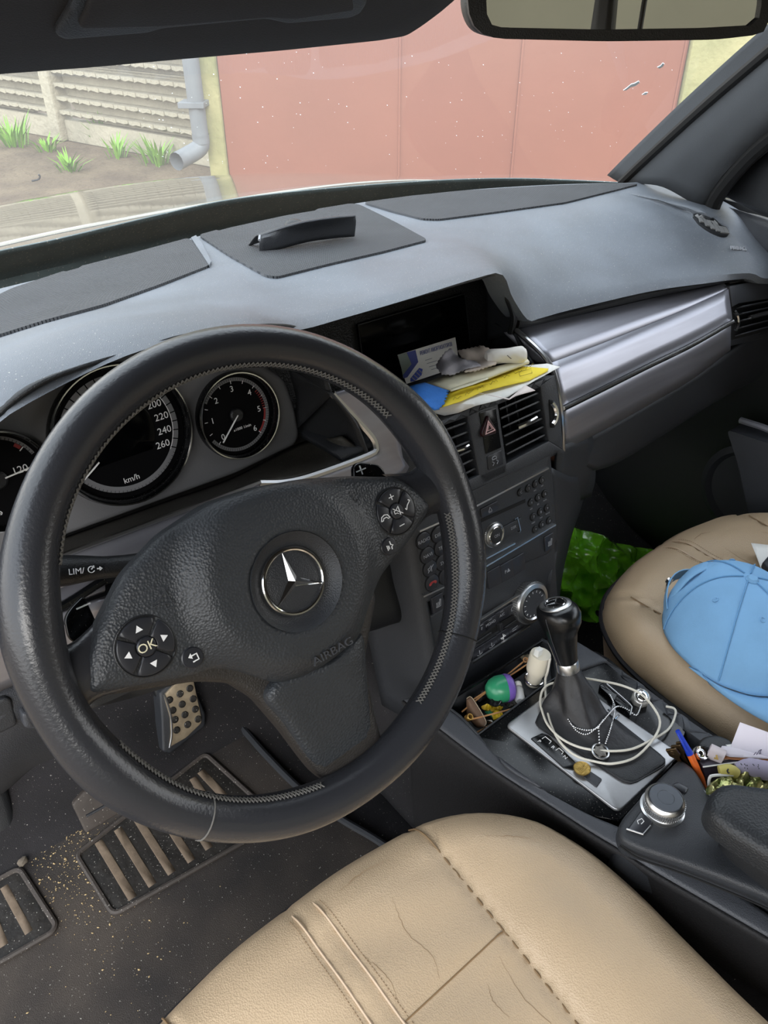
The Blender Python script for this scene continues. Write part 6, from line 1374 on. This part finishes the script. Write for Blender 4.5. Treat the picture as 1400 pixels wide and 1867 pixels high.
for i in range(3):
    a, b = kb(1227+9*i, 1372-6*i, .030), kb(1262+8*i, 1420-1*i, -.004); kx = nrm(b-a); kf = Fr(a, kx, np.cross(kx, V3(.5, .6, .4)))
    o = mk('key', puff(kf, rpoly([(-.006, -.006), (.004, -.0065), (.010, -.002), (.045, -.002), (.048, 0), (.043, .0022), (.036, .0012), (.030, .0025), (.022, .0012), (.010, .0022), (.004, .0065), (-.006, .006)], .001), -.0012, .0012, .0006, cell=.01), mat('old_bronze', '6b573e', .35, .9)); tag(o, KL[i], 'key', 'bronze keys in the cup holder')
    mk('bow_hole', torus(kf.at(-.001, 0, .0013), .0022, .0006, 14, 5), mat('old_bronze', ''), o)
cr0 = kb(1277, 1374, .022); cpx = Fr(cr0, (1, 0, 0), (0, .9, .4)); o = mk('chrome_cap', lathe(cpx, [(.0088, -.004), (.0088, .001), (.0075, .0035), (.005, .0025), (.0042, .0035), (0, .005)], 24), m_chrome); tag(o, 'small chrome cap by the white paper roll in the well', 'chrome cap')
pr0, pr1 = kb(1292, 1368, .022), kb(1318, 1382, .020)
o = mk('paper_roll', tube([pr0, pr1], [.0085, .0095], 16, samples=6), mat('pinkish_tissue', 'cfc3c4', .8)); tag(o, 'rolled pinkish white receipt behind the orange pen', 'paper roll'); mk('print', tube([kb(1302, 1382, .029), kb(1308, 1384, .029), kb(1306, 1377, .030)], .0012, 6), mat('ochre_print', 'b09048', .7), o)
BNL = ['white folded receipt stack fanned behind the dark box', 'orange printed receipt edge within the folded papers', 'pale folded receipt on top of the stack']
for i, (L, h, m) in enumerate((([(1312, 1380), (1308, 1360), (1340, 1356), (1450, 1378), (1450, 1394), (1320, 1390)], .020, m_paper), ([(1316, 1384), (1318, 1374), (1450, 1386), (1450, 1392)], .022, mat('orange_print', 'c98a5e', .8)), ([(1310, 1372), (1316, 1360), (1352, 1362), (1450, 1382), (1450, 1386), (1330, 1380)], .025, mat('lilac_paper', 'd8d0d6', .8)))): sheet(L, CZ+h, m, 'receipt', BNL[i], 'receipt', .0008, 6)
nf = Fr(kb(1335, 1362, .03), kb(1420, 1388, .03)-kb(1335, 1362, .03), V3(.1, .45, .55))
nl = nf.pxs([(1332, 1361), (1349, 1317), (1420, 1342), (1430, 1386), (1400, 1380)])
o = mk('note_slip', puff(nf, nl, -.0005, 0, 0, cell=.02), mat('lilac_white', 'e4dfea', .8)); tag(o, 'pale lilac handwritten note standing behind the well', 'note')
mk('handwriting', tube([nf.w(*nf.px(x, y), .0006) for x, y in ((1374, 1376), (1378, 1371), (1379, 1376), (1384, 1368), (1388, 1366), (1384, 1374), (1387, 1373))], .0004, 4), mat('ink', '55506a', .8), o)
bxf = Fr(kb(1283, 1399, .02), kb(1400, 1384, .02)-kb(1283, 1399, .02), V3(.1, .3, .9))
o = root('card_box', 'dark purple card box with a white rim across the well', 'box', kb(1330, 1410, -.02))
mk('box_panel', puff(bxf, rpoly(bxf.pxs([(1282, 1398), (1400, 1381), (1450, 1374), (1450, 1420), (1290, 1440)]), .002), -.012, 0, .001, cell=.02), mat('dark_purple_card', '2a2430', .5, 0, 0, 0, 'noise', .3, 80), o)
mk('white_rim', tube([bxf.w(*bxf.px(x, y), .0005) for x, y in ((1281, 1398), (1340, 1390), (1450, 1373))], .0009, 6), m_paper, o)
o = mk('yellow_roll', tube([kb(1311, 1406, .03), kb(1330, 1404, .032), kb(1342, 1410, .028)], [.006, .0068, .006], 12, samples=8), mat('yellow_green_plastic', 'b8ac5c', .6)); tag(o, 'yellow-green rolled tape in the dark box', 'roll'); mk('core', torus(Fr(kb(1328, 1406, .036), (1, 0, 0), (0, .7, .7)), .002, .0008, 12, 5), m_blk, o)
o = mk('dotted_cloth', tube([kb(1342, 1402, .028), kb(1365, 1398, .031), kb(1390, 1404, .028), kb(1420, 1408, .026)], [.006, .010, .011, .009], 14, samples=10), mat('lilac_cloth', '9a93a6', .8)); tag(o, 'lilac grey dotted cloth bundle beside the yellow roll', 'cloth')
mk('dots', join(*[lathe(Fr(kb(1358+random.uniform(-8, 26), 1397+random.uniform(-5, 5), .041), (1, 0, 0), (0, .8, .6)), [(.0008, 0), (0, .0004)], 6) for k in range(12)]), m_blk, o, smooth=False)
o = root('white_clip', 'white plastic frame clip round the mouth of the well', 'clip', kb(1300, 1430, .0))
mk('bar', tube([kb(1292, 1438, .012), kb(1293, 1420, .026), kb(1300, 1414, .03), kb(1330, 1413, .031), kb(1345, 1412, .03)], .0017, 8, samples=20), mat('white_plastic', 'd4d2d0', .35), o)
fo2 = [(1296, 1432), (1306, 1420), (1345, 1408), (1400, 1396), (1460, 1384), (1480, 1440), (1400, 1440), (1330, 1436), (1310, 1446), (1296, 1444)]
ff2 = Fr(kb(1360, 1420, .025), (1, 0, 0), (0, .9, .35))
m_gf = mat('green_foil', '5c6a2c', .18, .55, .5, 60, 'noise', .5, 90, col2='c9c48a', bdist=.004)
o = mk('snack_packet', puff(ff2, rpoly(ff2.pxs(fo2), .002), -.01, 0, .002, cell=.003, hf=lambda u, v: .0035*(math.sin(u*240+v*90)+.7*math.sin(v*420-u*160)+.5*math.sin(u*700))), m_gf, sharp=.4); tag(o, 'shiny crumpled green and gold snack packet by the armrest', 'packet')
# ------------------------------------------------------------------ lift everything so that the ground lies at its true height
bpy.context.view_layer.update()
for o in COL.objects:
    if o.parent is None and o.type not in ('CAMERA', 'LIGHT'): o.location.z += UP
